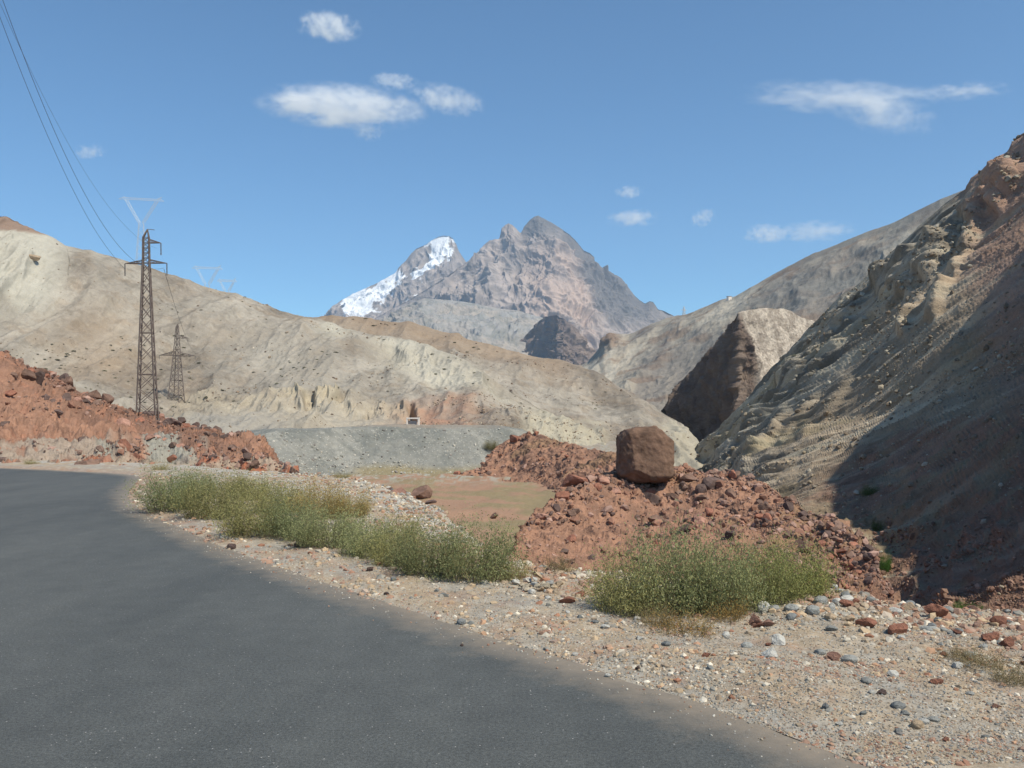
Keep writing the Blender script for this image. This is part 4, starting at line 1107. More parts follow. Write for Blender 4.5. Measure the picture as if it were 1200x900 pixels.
# ------------------------------------------------------------------ concrete portal on the grey bank, hut on the skyline
def bx(bm, x0, x1, y0, y1, z0, z1):
    vs = [bm.verts.new((x, y, z)) for z in (z0, z1) for y in (y0, y1) for x in (x0, x1)]
    for f in [(0,2,3,1),(4,5,7,6),(0,1,5,4),(2,6,7,3),(0,4,6,2),(1,3,7,5)]: bm.faces.new([vs[i] for i in f])
def bxo(name, boxes, mat, parent, bev=0.0):
    bm = bmesh.new()
    for b in boxes: bx(bm, *b)
    if bev: bmesh.ops.bevel(bm, geom=bm.edges[:], offset=bev, segments=1, affect='EDGES')
    me = bpy.data.meshes.new(name); bm.to_mesh(me); bm.free(); me.materials.append(mat)
    return obj(name, me, parent)
M_white = plain('whitewashed_concrete', (0.72, 0.66, 0.60), 0.8, 0, 6, 0.12)
M_gate = plain('grey_gate_sheet', (0.36, 0.33, 0.31), 0.7, 0, 4, 0.15)
Dg = 150.0; sg = Dg / 1060; pg = at(484, 500.0, Dg)
port = empty('concrete_portal', pg + [0, 0, -0.3], R(-6)); tag(port, 'small white concrete portal frame standing on top of the grey gravel bank', 'portal')
w_, h_ = 6.8 * sg, 10.6 * sg + 0.3
for sx in (-1, 1): bxo('post', [(sx * w_ - 0.12, sx * w_ + 0.12, -0.3, 0.3, -0.5, h_ - 0.24)], M_white, port, 0.01)
bxo('lintel', [(-w_ - 0.14, w_ + 0.14, -0.32, 0.32, h_ - 0.236, h_)], M_white, port, 0.01)
bxo('panel', [(-w_ + 0.125, w_ * 0.62, 0.05, 0.15, -0.5, h_ * 0.72)], M_gate, port, 0.01)
vh, _n = stand(valley, 856, 352); sh_ = vh[1] / 1060
hut = empty('white_hut', vh + [0, 5, -1.5], R(25)); tag(hut, 'tiny white flat-roofed hut on the skyline of the right valley side', 'hut')
bxo('wall', [(-2.4 * sh_, 2.4 * sh_, -1.8 * sh_, 1.8 * sh_, 0, 6.5 * sh_)], M_white, hut, 0.03)
bxo('roof', [(-2.8 * sh_, 2.8 * sh_, -2.2 * sh_, 2.2 * sh_, 6.5 * sh_ + .004, 7.0 * sh_)], M_gate, hut)
bxo('door', [(-0.5 * sh_, 0.4 * sh_, -1.86 * sh_, -1.8 * sh_ - .004, 0.8, 4 * sh_)], M_gate, hut)
# ------------------------------------------------------------------ rocks
def rock_mesh(seed, sub=3, cuts=9, rough=0.05, flatn=1.0, lo=0.55, hi=0.9):
    r_ = np.random.default_rng(seed)
    bm = bmesh.new(); bmesh.ops.create_icosphere(bm, subdivisions=sub, radius=1.0)
    V = np.array([v.co[:] for v in bm.verts]); Fq = np.array([[v.index for v in f.verts] for f in bm.faces]); bm.free()
    V = V * [1, r_.uniform(.75, 1.1), flatn]
    for k in range(cuts):
        n = r_.normal(size=3); n /= np.linalg.norm(n); d = r_.uniform(lo, hi) * (abs(n * [1, .9, flatn]).max())
        t = V @ n - d; V = V - np.where(t > 0, t, 0)[:, None] * n * 0.97
    V = V * (1 + rough * fbm(V, 2.2, 4, seed))[:, None]
    V /= np.abs(V[:, :2]).max()
    V[:, 2] /= np.abs(V[:, 2]).max()
    return V, Fq
M_rk = {
 'brown': plain('brown_rock', (0.17, 0.105, 0.078), 0.92, 0, 1.6, 0.40, 0.08, 0.25),
 'dark': plain('dark_rock', (0.115, 0.078, 0.066), 0.92, 0, 1.6, 0.35, 0.08, 0.25),
 'red': plain('red_rock', (0.29, 0.13, 0.085), 0.92, 0, 1.8, 0.35, 0.08, 0.22),
 'pink': plain('pinkish_rock', (0.34, 0.19, 0.14), 0.92, 0, 1.8, 0.3, 0.08, 0.2),
 'white': plain('white_stone', (0.52, 0.50, 0.45), 0.8, 0, 1.8, 0.22, 0.03, 0.15),
 'grey': plain('grey_stone', (0.27, 0.27, 0.25), 0.85, 0, 1.8, 0.3, 0.03, 0.25),
 'blue': plain('slate_stone', (0.20, 0.205, 0.20), 0.85, 0, 1.8, 0.25, 0.03, 0.2),
 'tan': plain('tan_stone', (0.40, 0.30, 0.20), 0.88, 0, 1.8, 0.3, 0.03, 0.2),
}
PRO = []
for k in range(12):
    V, Fq = rock_mesh(200 + k, 3, 11, 0.08)
    me = mesh_np('rock', V, Fq, None, False, [M_rk['brown']]); PRO.append(me)
ROUND = []
for k in range(6):
    V, Fq = rock_mesh(300 + k, 3, 4, 0.12, 0.9, 0.75, 0.98)
    ROUND.append(mesh_np('stone', V, Fq, None, True, [M_rk['white']]))
def put_rock(name, me, loc, size, mat, label, cat, group, rot=None, tilt=0.35):
    o = bpy.data.objects.new(name, me); COL.objects.link(o)
    o.location = loc; o.scale = size
    o.rotation_euler = rot if rot is not None else (random.uniform(-tilt, tilt), random.uniform(-tilt, tilt), random.uniform(0, 6.28))
    o.material_slots[0].link = 'OBJECT'; o.material_slots[0].material = M_rk[mat]
    return tag(o, label, cat, group)

# the great boulder
def big_boulder():
    bm = bmesh.new(); bmesh.ops.create_icosphere(bm, subdivisions=6, radius=1.0)
    V = np.array([v.co[:] for v in bm.verts]); Fq = np.array([[v.index for v in f.verts] for f in bm.faces]); bm.free()
    V = V / (np.abs(V) ** 3.6).sum(1)[:, None] ** (1 / 3.6)          # rounded block
    for n, d in [((0, -1, .12), .80), ((-.75, -.7, 0), .92), ((.55, -.85, .12), .93), ((-.12, 0, 1), .86), ((.75, -.1, .85), .95), ((0, -.7, .8), 1.0), ((-1, 0, .06), .90), ((-.8, -.1, .75), .98), ((1, -.1, -.1), .92), ((.9, -.2, -.9), 1.12), ((-.4, -.75, -.7), 1.08), ((.35, -.9, .55), 1.02)]:
        n = np.array(n, float); n /= np.linalg.norm(n)
        t = V @ n - d; V = V - np.where(t > 0, t, 0)[:, None] * n
    V = V * (1 - 0.05 * V[:, 2] * (np.abs(V[:, 0])) + 0.055 * fbm(V, 1.3, 3, 5) - 0.030 * (ridged(V + .2 * fbm(V, 2, 3, 77)[:, None], 1.2, 4, 6, .5) - .8) + 0.022 * fbm(V, 5, 5, 9, .65))[:, None]
    V[:, 0] += 0.10 * V[:, 2] * 0 + 0.06 * (1 - V[:, 2])
    V[:, 0] = V[:, 0] / (V[:, 0].max() - V[:, 0].min()) * 2; V[:, 0] -= (V[:, 0].max() + V[:, 0].min()) / 2
    V[:, 2] = V[:, 2] / (V[:, 2].max() - V[:, 2].min()) * 2; V[:, 2] -= (V[:, 2].max() + V[:, 2].min()) / 2
    me = mesh_np('giant_boulder', V, Fq, None, True, [plain('boulder_rock', (0.155, 0.094, 0.064), 0.93, 0, 3.0, 0.45, 0.12)])
    D = 60.0; s = D / 1060
    o = obj('giant_boulder', me); p = at(757, 532.5, D)
    o.location = p; o.scale = (35 * s, 33 * s, 34 * s)
    tag(o, 'huge brown boulder perched on the crest of the red mound', 'boulder')
big_boulder()
BIG = [  # sheet, px, py, half w, half h (px), material, label
 (mound,670,566,17,9,'red','long flat-topped reddish slab on the mound left of the huge boulder'),
 (mound,764,589,14,12,'dark','dark brown block just below the right side of the huge boulder'),
 (mound,855,583,9,14,'brown','upright brown rock on the mound crest leaning beside smaller ones'),
 (mound,834,570,18,9,'dark','wide dark slab on the mound crest right of the huge boulder'),
 (mound,897,600,9,9,'brown','squarish brown rock near the right shoulder of the red mound'),
 (mound,925,598,8,8,'dark','dark rock on the right shoulder of the mound, outermost of the blocky ones'),
 (mound,857,629,7,8,'dark','small nearly black rock low on the red mound above the right bush'),
 (mound,708,566,8,7,'pink','pale pinkish rock under the left edge of the huge boulder'),
 (mound,805,562,12,7,'brown','brown rock tucked against the right foot of the huge boulder'),
 (mound,823,578,9,10,'dark','dark angular rock in the cluster right of the huge boulder'),
 (mound,768,612,11,8,'brown','brown rock halfway down the mound under the dark block'),
 (mound,805,622,11,7,'dark','flat dark rock on the mound face above the big right bush'),
 (mound,722,577,8,5,'pink','small flat pinkish rock on the mound just below left of the boulder'),
 (mound,790,583,11,6,'brown','low brown rock between the dark block and the crest cluster'),
 (mound,963,627,7,6,'dark','dark rock near the gorge edge on the mound'),
 (ridge2,604,516,8,5,'red','reddish rock on top of the far red ridge near its left end'),
 (lbank,73,452,14,12,'dark','large dark boulder on the red bank crest, left of two neighbours'),
 (lbank,83,447,8,8,'brown','brown boulder on the red bank crest just right of the largest one'),
 (lbank,45,446,10,9,'dark','dark boulder high on the red bank near the left edge'),
 (lbank,34,443,9,8,'brown','brown boulder beside a darker one high on the red bank at left'),
 (lbank,78,471,9,9,'dark','dark squarish boulder in the middle of the red bank below the crest'),
 (lbank,50,470,11,6,'dark','low wide dark rock on the red bank, below the crest boulders'),
 (lbank,4,500,8,6,'dark','dark rock on the red cut face at the very left edge'),
 (lbank,145,499,9,8,'pink','pale salmon boulder with shaded underside below the tall pylon'),
 (lbank,110,461,11,7,'brown','brown boulder on the red bank crest halfway to the pylon'),
 (lbank,124,468,9,9,'brown','brown boulder close left of the tall pylon on the crest'),
 (lbank,67,483,7,5,'dark','small dark rock jutting from the middle of the red bank'),
 (lbank,178,489,11,6,'dark','dark boulder at the foot of the tall pylon'),
 (lbank,203,500,13,8,'dark','large dark boulder just right of the tall pylon on the crest'),
 (lbank,214,494,7,5,'dark','dark boulder behind the larger one right of the pylon'),
 (lbank,229,501,6,5,'dark','small dark boulder between two larger ones on the crest right of pylon'),
 (lbank,240,507,9,6,'dark','dark boulder farthest right along the crest of the red bank'),
 (lbank,108,527,10,8,'red','red boulder beside the grey chutes at the bank foot'),
 (lbank,92,537,7,6,'red','red block at the bank foot left of the grey chute'),
 (lbank,104,545,16,6,'brown','long low brownish rock by the road at the bank foot'),
 (lbank,145,527,9,10,'red','tall red block in the crumbled outcrop left of the grey chute'),
 (lbank,160,538,8,7,'red','red block low in the crumbled outcrop near the road'),
 (lbank,288,546,6,5,'red','orange red boulder at the foot of the bank near its right end'),
 (lbank,262,519,8,5,'red','red block on the right part of the bank below the crest'),
 (lbank,4,540,5,4,'dark','small maroon rock beside the road at the far left'),
]
for i, (sh, px, py, hw, hh, mt, lab) in enumerate(BIG):
    p, n = stand(sh, px, py); s = p[1] / 1060
    put_rock('boulder', PRO[i % 12], p + [0, 0, hh * s * 0.25], (hw * s, hw * s * 0.9, hh * s), mt, lab, 'boulder', None, rot=(random.uniform(-.2, .2), random.uniform(-.25, .25), random.choice([0, 3.14]) + random.uniform(-.5, .5)))
# merged rubble helper
LOWR = [rock_mesh(500 + k, 1, 6, 0.05, 0.85) for k in range(8)]
PEB = [rock_mesh(520 + k, 0, 3, 0.12, 0.8) for k in range(8)]
def rubble(name, pts, sizes, cols, mat, protos, label=None, cat=None, tilt=0.6):
    n = len(pts); Vs = []; Fs = []; Cs = []; off = 0
    kk = rng.integers(0, len(protos), n); an = rng.uniform(0, 6.283, n); ti = rng.normal(0, tilt, n); asp = rng.uniform(0.55, 1.0, (n, 2))
    for k in range(len(protos)):
        m = np.where(kk == k)[0]
        if len(m) == 0: continue
        V, Fq = protos[k]
        W = V[None] * sizes[m, None, None] * np.stack([np.ones(len(m)), 0.6 + 0.4 * asp[m, 0], 0.35 + 0.55 * asp[m, 1]], -1)[:, None, :]
        ca, sa = np.cos(ti[m])[:, None], np.sin(ti[m])[:, None]
        x, z = W[..., 0] * ca - W[..., 2] * sa, W[..., 0] * sa + W[..., 2] * ca
        cb, sb = np.cos(an[m])[:, None], np.sin(an[m])[:, None]
        y = W[..., 1]
        W = np.stack([x * cb - y * sb, x * sb + y * cb, z], -1) + pts[m][:, None, :]
        Vs.append(W.reshape(-1, 3)); Cs.append(np.repeat(cols[m], len(V), 0))
        Fs.append((Fq[None] + off + (np.arange(len(m)) * len(V))[:, None, None]).reshape(-1, 3)); off += len(m) * len(V)
    me = mesh_np(name, np.concatenate(Vs), np.concatenate(Fs), np.concatenate(Cs), False, [mat])
    o = obj(name, me); tag(o, label, cat, None, 'stuff'); return o
M_rub = earth('rubble_rock', fine=14, bump=0.5, dist=0.02, var=0.25, mid=3)
M_peb = earth('pebble_stone', fine=90, bump=0.3, dist=0.002, var=0.18, mid=20)

def pick(sheet, n, wf, jit=1.0):
    P = sheet.P[:sheet.nr]; PX, PY = sheet.PX[:sheet.nr], sheet.PY[:sheet.nr]
    px, py = proj(P)
    a = np.abs(np.gradient(px, axis=1)) * np.abs(np.gradient(py, axis=0)) + 1e-4
    w = a * wf(P, px, py); w = w.ravel() / w.sum()
    k = rng.choice(w.size, n, p=w)
    return P.reshape(-1, 3)[k] + rng.normal(0, 0.02, (n, 3)) * jit, px.ravel()[k], py.ravel()[k]
def powersz(n, lo, hi, a=2.3):
    u = rng.uniform(size=n); return (lo ** (1 - a) + u * (hi ** (1 - a) - lo ** (1 - a))) ** (1 / (1 - a))
def clump(P, sc_, seed, lo=-0.3, hi=0.5): return 0.06 + ss(lo, hi, fbm(P, sc_, 3, seed))
RP = {'red': C3(0.27, 0.145, 0.10), 'pink': C3(0.33, 0.21, 0.165), 'brown': C3(0.20, 0.13, 0.10), 'dark': C3(0.12, 0.082, 0.07)}
def pal(n, names, p):
    k = rng.choice(len(names), n, p=p); c = np.array([RP[q] if isinstance(q, str) else q for q in names])[k]
    return c * rng.uniform(0.75, 1.25, (n, 1)), [names[i] for i in k]

def scatter_rocks(sheet, n, wf, lo_px, hi_px, names, p, n_ind, label_fmt, group, place):
    pts, px, py = pick(sheet, n, wf)
    sz_px = powersz(n, lo_px, hi_px, 2.75); sz = sz_px * pts[:, 1] / 1060
    cols, nm = pal(n, names, p)
    order = np.argsort(-sz_px); ind = order[:n_ind]; rest = order[n_ind:]
    words = {'red': 'rust red', 'pink': 'pale pinkish', 'brown': 'brown', 'dark': 'dark'}
    for i in ind:
        s = sz[i]
        put_rock('rock', PRO[rng.integers(12)], pts[i] + [0, 0, s * 0.2], (s, s * rng.uniform(.7, 1), s * rng.uniform(.5, .9)), nm[i],
                 label_fmt % words[nm[i]], 'rock', '%s %s' % (words[nm[i]], group))
    return pts[rest], sz[rest], cols[rest]
w_m = lambda P, px, py: (0.3 + clump(P, 0.12, 71)) * (1 + 1.5 * ss(25, 0, py - np.interp(px, [q[0] for q in MB_R], [q[1] for q in MB_R])))
A = scatter_rocks(mound, 8500, w_m, 1.1, 9.5, ['red', 'pink', 'brown', 'dark'], [.34, .26, .28, .12], 75, 'angular %s rock strewn on the red mound around the huge boulder', 'rocks on the red mound', '')
B = scatter_rocks(ridge2, 1500, lambda P, px, py: clump(P, 0.1, 72), 0.9, 5.0, ['red', 'pink', 'brown', 'dark'], [.5, .2, .22, .08], 15, 'small %s rock on the far red ridge left of the huge boulder', 'rocks on the far red ridge', '')
w_l = lambda P, px, py: clump(P, 0.12, 73) * (0.35 + 2.0 * ss(45, 0, py - np.interp(px, [q[0] for q in LB_R], [q[1] for q in LB_R])) + 1.2 * ss(515, 530, py)) * (px > -20) * (1 - 0.85 * ss(484, 492, py) * ss(520, 514, py) * ss(160, 140, px)) * (1 - 0.9 * (ss(170, 176, px) * ss(232, 225, px) * ss(512, 518, py)))
Cc = scatter_rocks(lbank, 5200, w_l, 1.0, 8.5, ['red', 'pink', 'brown', 'dark'], [.34, .16, .25, .25], 80, 'angular %s rock on the slope of the red bank by the road', 'rocks on the red bank', '')
rubble('rubble', np.concatenate([A[0], B[0], Cc[0]]), np.concatenate([A[1], B[1], Cc[1]]), np.concatenate([A[2], B[2], Cc[2]]), M_rub, LOWR)
# stones and scree on the gorge side and the tan hills
def scree(sheet, n, wf, lo, hi, cols, name, protos=LOWR):
    pts, px, py = pick(sheet, n, wf); sz = powersz(n, lo, hi, 2.6) * pts[:, 1] / 1060
    c = np.array(cols)[rng.integers(0, len(cols), n)] * rng.uniform(.8, 1.2, (n, 1))
    rubble(name, pts, sz, c, M_rub, protos)
scree(rslope, 6500, lambda P, px, py: clump(P, 0.05, 74) * (px < 1220) * (0.4 + ss(560, 420, py)), 0.7, 4.5, [C3(.34, .31, .25), C3(.30, .25, .18), C3(.22, .19, .15), C3(.19, .15, .11)], 'scree')
scree(rslope, 3500, lambda P, px, py: (px > 1000) * (px < 1215) * ss(590, 640, py) * clump(P, .1, 78), 0.9, 6.0, [C3(.26, .15, .105), C3(.22, .14, .10), C3(.30, .19, .14), C3(.16, .11, .085)], 'scree')
scree(tanf, 3800, lambda P, px, py: clump(P, 0.03, 75, 0, .6) * (px > -20) * (0.4 + 1.4 * ss(440, 480, py)), 0.5, 2.6, [C3(.22, .16, .11), C3(.30, .24, .18), C3(.16, .12, .09), C3(.42, .36, .28)], 'scree')
scree(tanb, 1500, lambda P, px, py: clump(P, 0.03, 76, 0, .6) * (px > 380), 0.5, 2.0, [C3(.20, .14, .1), C3(.28, .21, .15), C3(.15, .11, .08)], 'scree')
scree(bank, 2600, lambda P, px, py: clump(P, 0.15, 77) * (0.3 + ss(525, 548, py)) * (py > 503), 0.6, 2.6, [C3(.36, .35, .31), C3(.30, .29, .25), C3(.45, .42, .36), C3(.2, .18, .16)], 'scree')
# ------------------------------------------------------------------ stones of the road shoulder
GP = [C3(.46, .43, .37), C3(.34, .32, .28), C3(.24, .235, .215), C3(.17, .18, .18), C3(.38, .30, .21), C3(.34, .22, .15), C3(.26, .14, .095), C3(.50, .47, .41), C3(.30, .25, .19), C3(.27, .22, .17)]
def shoulder_pts(n, pxr=(150, 1215), pyr=(556, 905), wf=None):
    px = rng.uniform(*pxr, n * 6); py = rng.uniform(*pyr, n * 6)
    Q = flat(px, py)[:, :2]; z, dr, dp = ground_z(Q[:, 0], Q[:, 1], True)
    ok = (dr > -0.02) & (dp < 1.2)
    Pq = np.stack([Q[:, 0], Q[:, 1], z], -1)
    if wf is not None: ok &= rng.uniform(size=len(px)) < wf(Pq, px, py, dr, dp)
    i = np.where(ok)[0][:n]
    return Pq[i], px[i], py[i], dr[i], dp[i]
def dens(P, px, py, dr, dp):
    return np.clip(0.04 + 0.6 * ss(-.05, .5, fbm(P, 0.9, 4, 201)) + 0.9 * ss(-2.6, 0, dp) + 0.3 * ss(1.0, 0.2, dr) + 0.5 * ss(22, 30, P[:, 1]), 0, 1)
Pp, px, py, dr, dp = shoulder_pts(32000, (150, 1560), wf=dens)
spx = powersz(len(Pp), 0.8, 7.0, 2.4) * (1 + 0.5 * ss(-2.5, 0, dp)); sz = spx * np.maximum(Pp[:, 1], 6) / 1060 * 0.9
sz = np.minimum(sz, 0.075)
cc = np.array(GP)[rng.choice(len(GP), len(Pp), p=[.12, .15, .12, .05, .15, .08, .04, .06, .12, .11])] * [1.12, 1.06, .98] * rng.uniform(.8, 1.2, (len(Pp), 1))
farred = ss(.0, .3, fbm(Pp, .6, 3, 202) + 0.25 * (Pp[:, 1] > 12) * ss(1.6, .6, dr)) * 0.75
cc = mixc(cc, C3(.30, .165, .115), farred * (rng.uniform(size=len(Pp)) < .6))
Pp[:, 2] -= sz * 0.05
rubble('pebbles', Pp, sz, cc, M_peb, PEB + LOWR[:2], tilt=0.35)
# gravel chips strewn on the asphalt edge
E = edge[(edge[:, 1] > 4.5) & (edge[:, 1] < 24)]
k = rng.integers(0, len(E) - 1, 1400); T = E[k + 1] - E[k]; T /= np.linalg.norm(T, axis=1)[:, None] + 1e-9
offs = -np.abs(rng.normal(0, 0.22, 1400)) + 0.1
Q = E[k] + rng.uniform(0, .25, (1400, 1)) * T + np.stack([T[:, 1], -T[:, 0]], -1) * offs[:, None]
sz = powersz(1400, 0.004, 0.016, 2.5)
rubble('gravel', np.concatenate([Q, (sz * .3)[:, None]], 1), sz, np.array(GP)[rng.integers(0, 9, 1400)], M_peb, PEB, tilt=.3)
# fine grit
Pp, px, py, dr, dp = shoulder_pts(36000, (250, 1560), (640, 905))
sz = powersz(len(Pp), 0.005, 0.013, 2.2)
rubble('gravel', Pp + [0, 0, .001], sz, np.array(GP)[rng.choice(len(GP), len(Pp), p=[.06, .16, .15, .06, .14, .05, .03, .02, .17, .16])] * rng.uniform(.75, 1.15, (len(Pp), 1)), M_peb, PEB, tilt=.3)
# the rubbly outer slope of the shoulder, down to the basin
XX = rng.uniform(-22, 3, 60000); YY = rng.uniform(13, 48, 60000)
zz, dr_, dp_ = ground_z(XX, YY, True); pq = np.stack([XX, YY, zz], -1)
qx, qy = proj(pq)
ok = (dp_ > -0.3) & (dp_ < 8.5) & (qx > 330) & (qx < 680) & (rng.uniform(size=60000) < 0.25 + ss(-.1, .4, fbm(pq, .5, 3, 210)))
pq = pq[ok][:9000]; sz = powersz(len(pq), 0.9, 4.5, 2.4) * pq[:, 1] / 1060
cl_ = np.array(GP)[rng.choice(len(GP), len(pq), p=[.20, .16, .12, .05, .12, .08, .06, .09, .06, .06])] * rng.uniform(.8, 1.2, (len(pq), 1))
rubble('scree', pq, sz, cl_, M_rub, LOWR)
# single stones
STN = [ # px, py(base), half w, half h, kind, round, label
 (895,722,8,8,'white',1,'pale rounded stone at the right edge of the big right bush'),
 (908,723,7,5,'grey',1,'grey rounded stone touching the pale one beside the big bush'),
 (928,724,9,5,'grey',1,'wide grey rounded stone in the stone row right of the bush'),
 (928,732,7,5,'blue',1,'bluish grey stone just below the wide grey one by the bush'),
 (962,715,9,6,'grey',1,'large smooth grey stone in the pile right of the bush'),
 (978,690,4,4,'white',1,'small white stone topmost in the pile beside the bush'),
 (975,724,4,6,'white',1,'upright whitish stone in the middle of the stone pile'),
 (993,712,9,5,'white',1,'long white rounded stone lying in the stone pile'),
 (981,715,6,5,'white',1,'white stone squeezed between grey ones in the pile'),
 (994,718,10,5,'red',0,'flat red rock wedged among white stones in the pile'),
 (953,727,9,6,'grey',1,'dull grey stone at the foot of the stone pile'),
 (972,733,8,5,'tan',1,'buff rounded stone below the white stones of the pile'),
 (885,733,8,8,'pink',0,'pinkish rock left of the pale stones near the bush'),
 (899,736,9,6,'pink',0,'broad salmon rock under the pale stones near the bush'),
 (1018,740,15,9,'red',0,'large smooth red rock lying alone on the shoulder'),
 (1052,747,13,7,'red',0,'broken red rock just right of the large smooth one'),
 (1098,727,14,10,'red',0,'biggest brick red rock on the rim of the gorge'),
 (1168,734,11,7,'red',0,'dark red rock on the rim near the right edge'),
 (1162,754,12,7,'red',0,'red rock in a cluster beside the dry tufts at right'),
 (1180,760,10,7,'red',0,'reddish rock rightmost of the cluster beside the dry tufts'),
 (1088,741,12,4,'grey',1,'flat grey stone under the biggest red rock on the rim'),
 (1047,722,10,4,'white',0,'flat whitish slab near the rim of the gorge'),
 (1067,718,9,5,'tan',0,'buff rock on the rim left of the biggest red rock'),
 (913,758,9,8,'white',0,'bright white jagged rock in the middle of the shoulder'),
 (903,782,10,8,'white',0,'pale rock with a red corner nearer the road'),
 (851,752,5,5,'white',1,'small bright white stone below the left part of the bush'),
 (961,769,7,4,'grey',1,'small slate grey stone in the middle of the pebbles'),
 (995,778,10,6,'grey',1,'grey stone amid red chips in the middle of the shoulder'),
 (977,777,9,6,'pink',0,'pinkish stone left of the grey stone amid red chips'),
 (1045,793,8,5,'white',0,'flat bright stone lying low on the right of the shoulder'),
 (1098,805,8,4,'red',0,'maroon stone lying alone on the bare shoulder at right'),
 (1033,825,8,3,'dark',0,'flat dark stone on the bare sand near the road'),
 (1053,841,9,5,'blue',1,'smooth blue grey stone on the bare sand near the road'),
 (1094,851,8,4,'grey',1,'flat grey stone right of the blue grey one on the sand'),
 (1075,861,8,6,'tan',1,'pale rounded stone at the lower right near the road'),
 (967,841,5,4,'blue',1,'small bluish stone close to the asphalt at lower right'),
 (1167,829,7,3,'pink',0,'salmon stone by the dry tufts at the right edge'),
 (665,713,10,6,'red',0,'red rock between the two bush groups beside the shoulder'),
 (623,699,5,4,'white',1,'round white stone in front of the rock pile between bushes'),
 (642,708,4,3,'white',1,'small white stone near the red rock between the bushes'),
 (541,731,6,4,'blue',1,'bluish stone at the asphalt edge left of centre'),
 (541,757,2.5,1.6,'dark',1,'tiny dark stone out on the asphalt near the edge'),
 (674,769,4,2.5,'white',1,'single white pebble at the asphalt edge near the middle'),
 (712,793,4,2.5,'white',1,'white pebble nearer the camera at the asphalt edge'),
 (747,788,3.5,3,'dark',0,'small maroon stone on the gravel near the asphalt edge'),
 (711,741,7,3,'white',0,'flat white stone in the gravel before the big bush'),
 (747,728,5,3,'white',1,'white stone just left of the foot of the big bush'),
 (780,763,7,3.5,'blue',1,'slate stone on the gravel in front of the big bush'),
 (750,757,5,3,'white',0,'pale angular stone in front of the big bush'),
 (697,736,5,2.5,'blue',1,'low slate stone on the gravel left of the big bush'),
 (452,698,4,3,'dark',0,'dark stone on the gravel below the left bushes'),
 (434,676,4,3,'dark',0,'small dark stone between asphalt and the left bushes'),
 (461,685,4,3,'blue',1,'blue grey stone on the gravel below the left bushes'),
 (270,643,7,4,'dark',0,'dark lump on the red gravel at the edge of the far asphalt'),
 (350,645,6,4,'brown',0,'brown rock at the road edge in front of the left bushes'),
]
for i, (px, py, hw, hh, mt, rd, lab) in enumerate(STN):
    q = flat(px, py); s = q[1] / 1060
    z = ground_z(q[:1], q[1:2])[0]
    me = (ROUND if rd else PRO)[i % (6 if rd else 12)]
    put_rock('stone', me, (q[0], q[1], max(z, 0) + hh * s * 0.55), (hw * s, hw * s * 0.85, hh * s), mt, lab, 'stone', None, rot=(random.uniform(-.1, .1), random.uniform(-.12, .12), random.uniform(-.5, .5) + random.choice([0, 3.14])))
for (px, py, hw, hh, mt, lab) in [(470, 579, 17, 12, 'pink', 'pinkish brown ledge of rock on the outer slope beyond the long bush group'), (492, 577, 13, 11, 'brown', 'brown half of the rock ledge on the slope, right next to the pinkish one'), (504, 588, 7, 3, 'dark', 'small flat dark rock at the edge of the basin right of the ledge'), (579, 604, 6, 5, 'brown', 'lone brown rock on the basin floor near the mound'), (456, 574, 5, 4, 'dark', 'dark stone at the left tip of the rock ledge')]:
    D_ = 30.0 + (px - 456) * 0.5
    X_ = (px - 600) / F * D_
    yy = np.linspace(20, 90, 400); xx = (px - 600) / F * yy; zz_ = ground_z(xx, yy); gx, gy = proj(np.stack([xx, yy, zz_], -1))
    k_ = np.argmin(np.abs(gy - (py + hh * .6))); q = (xx[k_], yy[k_], zz_[k_]); s_ = q[1] / F
    put_rock('boulder', PRO[[7, 2, 9, 4][int(px) % 4]], (q[0], q[1], q[2] + hh * s_ * .4), (hw * s_ * 1.25, hw * s_ * .9, hh * s_ * 0.95), mt, lab, 'boulder', None, rot=(0.1, .15, 2.3))
# pile of pale rubble between the bush groups
M_rk['cream'] = plain('cream_stone', (0.42, 0.36, 0.27), 0.88, 0, 1.8, 0.3, 0.03, 0.25)
for i in range(26):
    px = rng.normal(633, 14); py = 690 - abs(rng.normal(0, 1)) * 6 * math.exp(-((px - 633) / 16) ** 2) - 6
    q = flat(px, 690 + rng.uniform(-6, 6)); s = q[1] / 1060; hw = rng.uniform(3, 8)
    lift = max(0, 690 - py) * s * 0.75
    put_rock('stone', PRO[rng.integers(12)], (q[0], q[1], ground_z(q[:1], q[1:2])[0] + lift * rng.uniform(0.2, 1)), (hw * s, hw * s * .7, hw * s * .45), ['cream', 'tan', 'white'][i % 3],
             'buff rubble piece in the low pale pile between the bush groups', 'stone', 'pieces of the pale rubble pile', tilt=.5)
Pp, px, py, dr, dp = shoulder_pts(125, (640, 1215), (690, 890), lambda P, px, py, dr, dp: (dr > .4) * (0.08 + ss(-2.5, -.3, dp)) * (0.2 + ss(-.1, .3, fbm(P, .9, 3, 220))))
for i in range(len(Pp)):
    mt = ['white', 'grey', 'tan', 'red', 'grey', 'pink', 'blue'][i % 7]; s = Pp[i, 1] / 1060; hw = rng.uniform(3.0, 8.5)
    wd = {'white': 'whitish', 'grey': 'grey', 'tan': 'buff', 'red': 'red', 'pink': 'pinkish', 'blue': 'bluish'}[mt]
    put_rock('stone', (ROUND[i % 6] if mt in ('white', 'grey', 'blue') else PRO[i % 12]), Pp[i] + [0, 0, hw * s * .25], (hw * s, hw * s * .8, hw * s * .5), mt,
             'fist-sized %s stone loose among the pebbles of the right shoulder' % wd, 'stone', '%s loose stones of the right shoulder' % wd, tilt=.2)
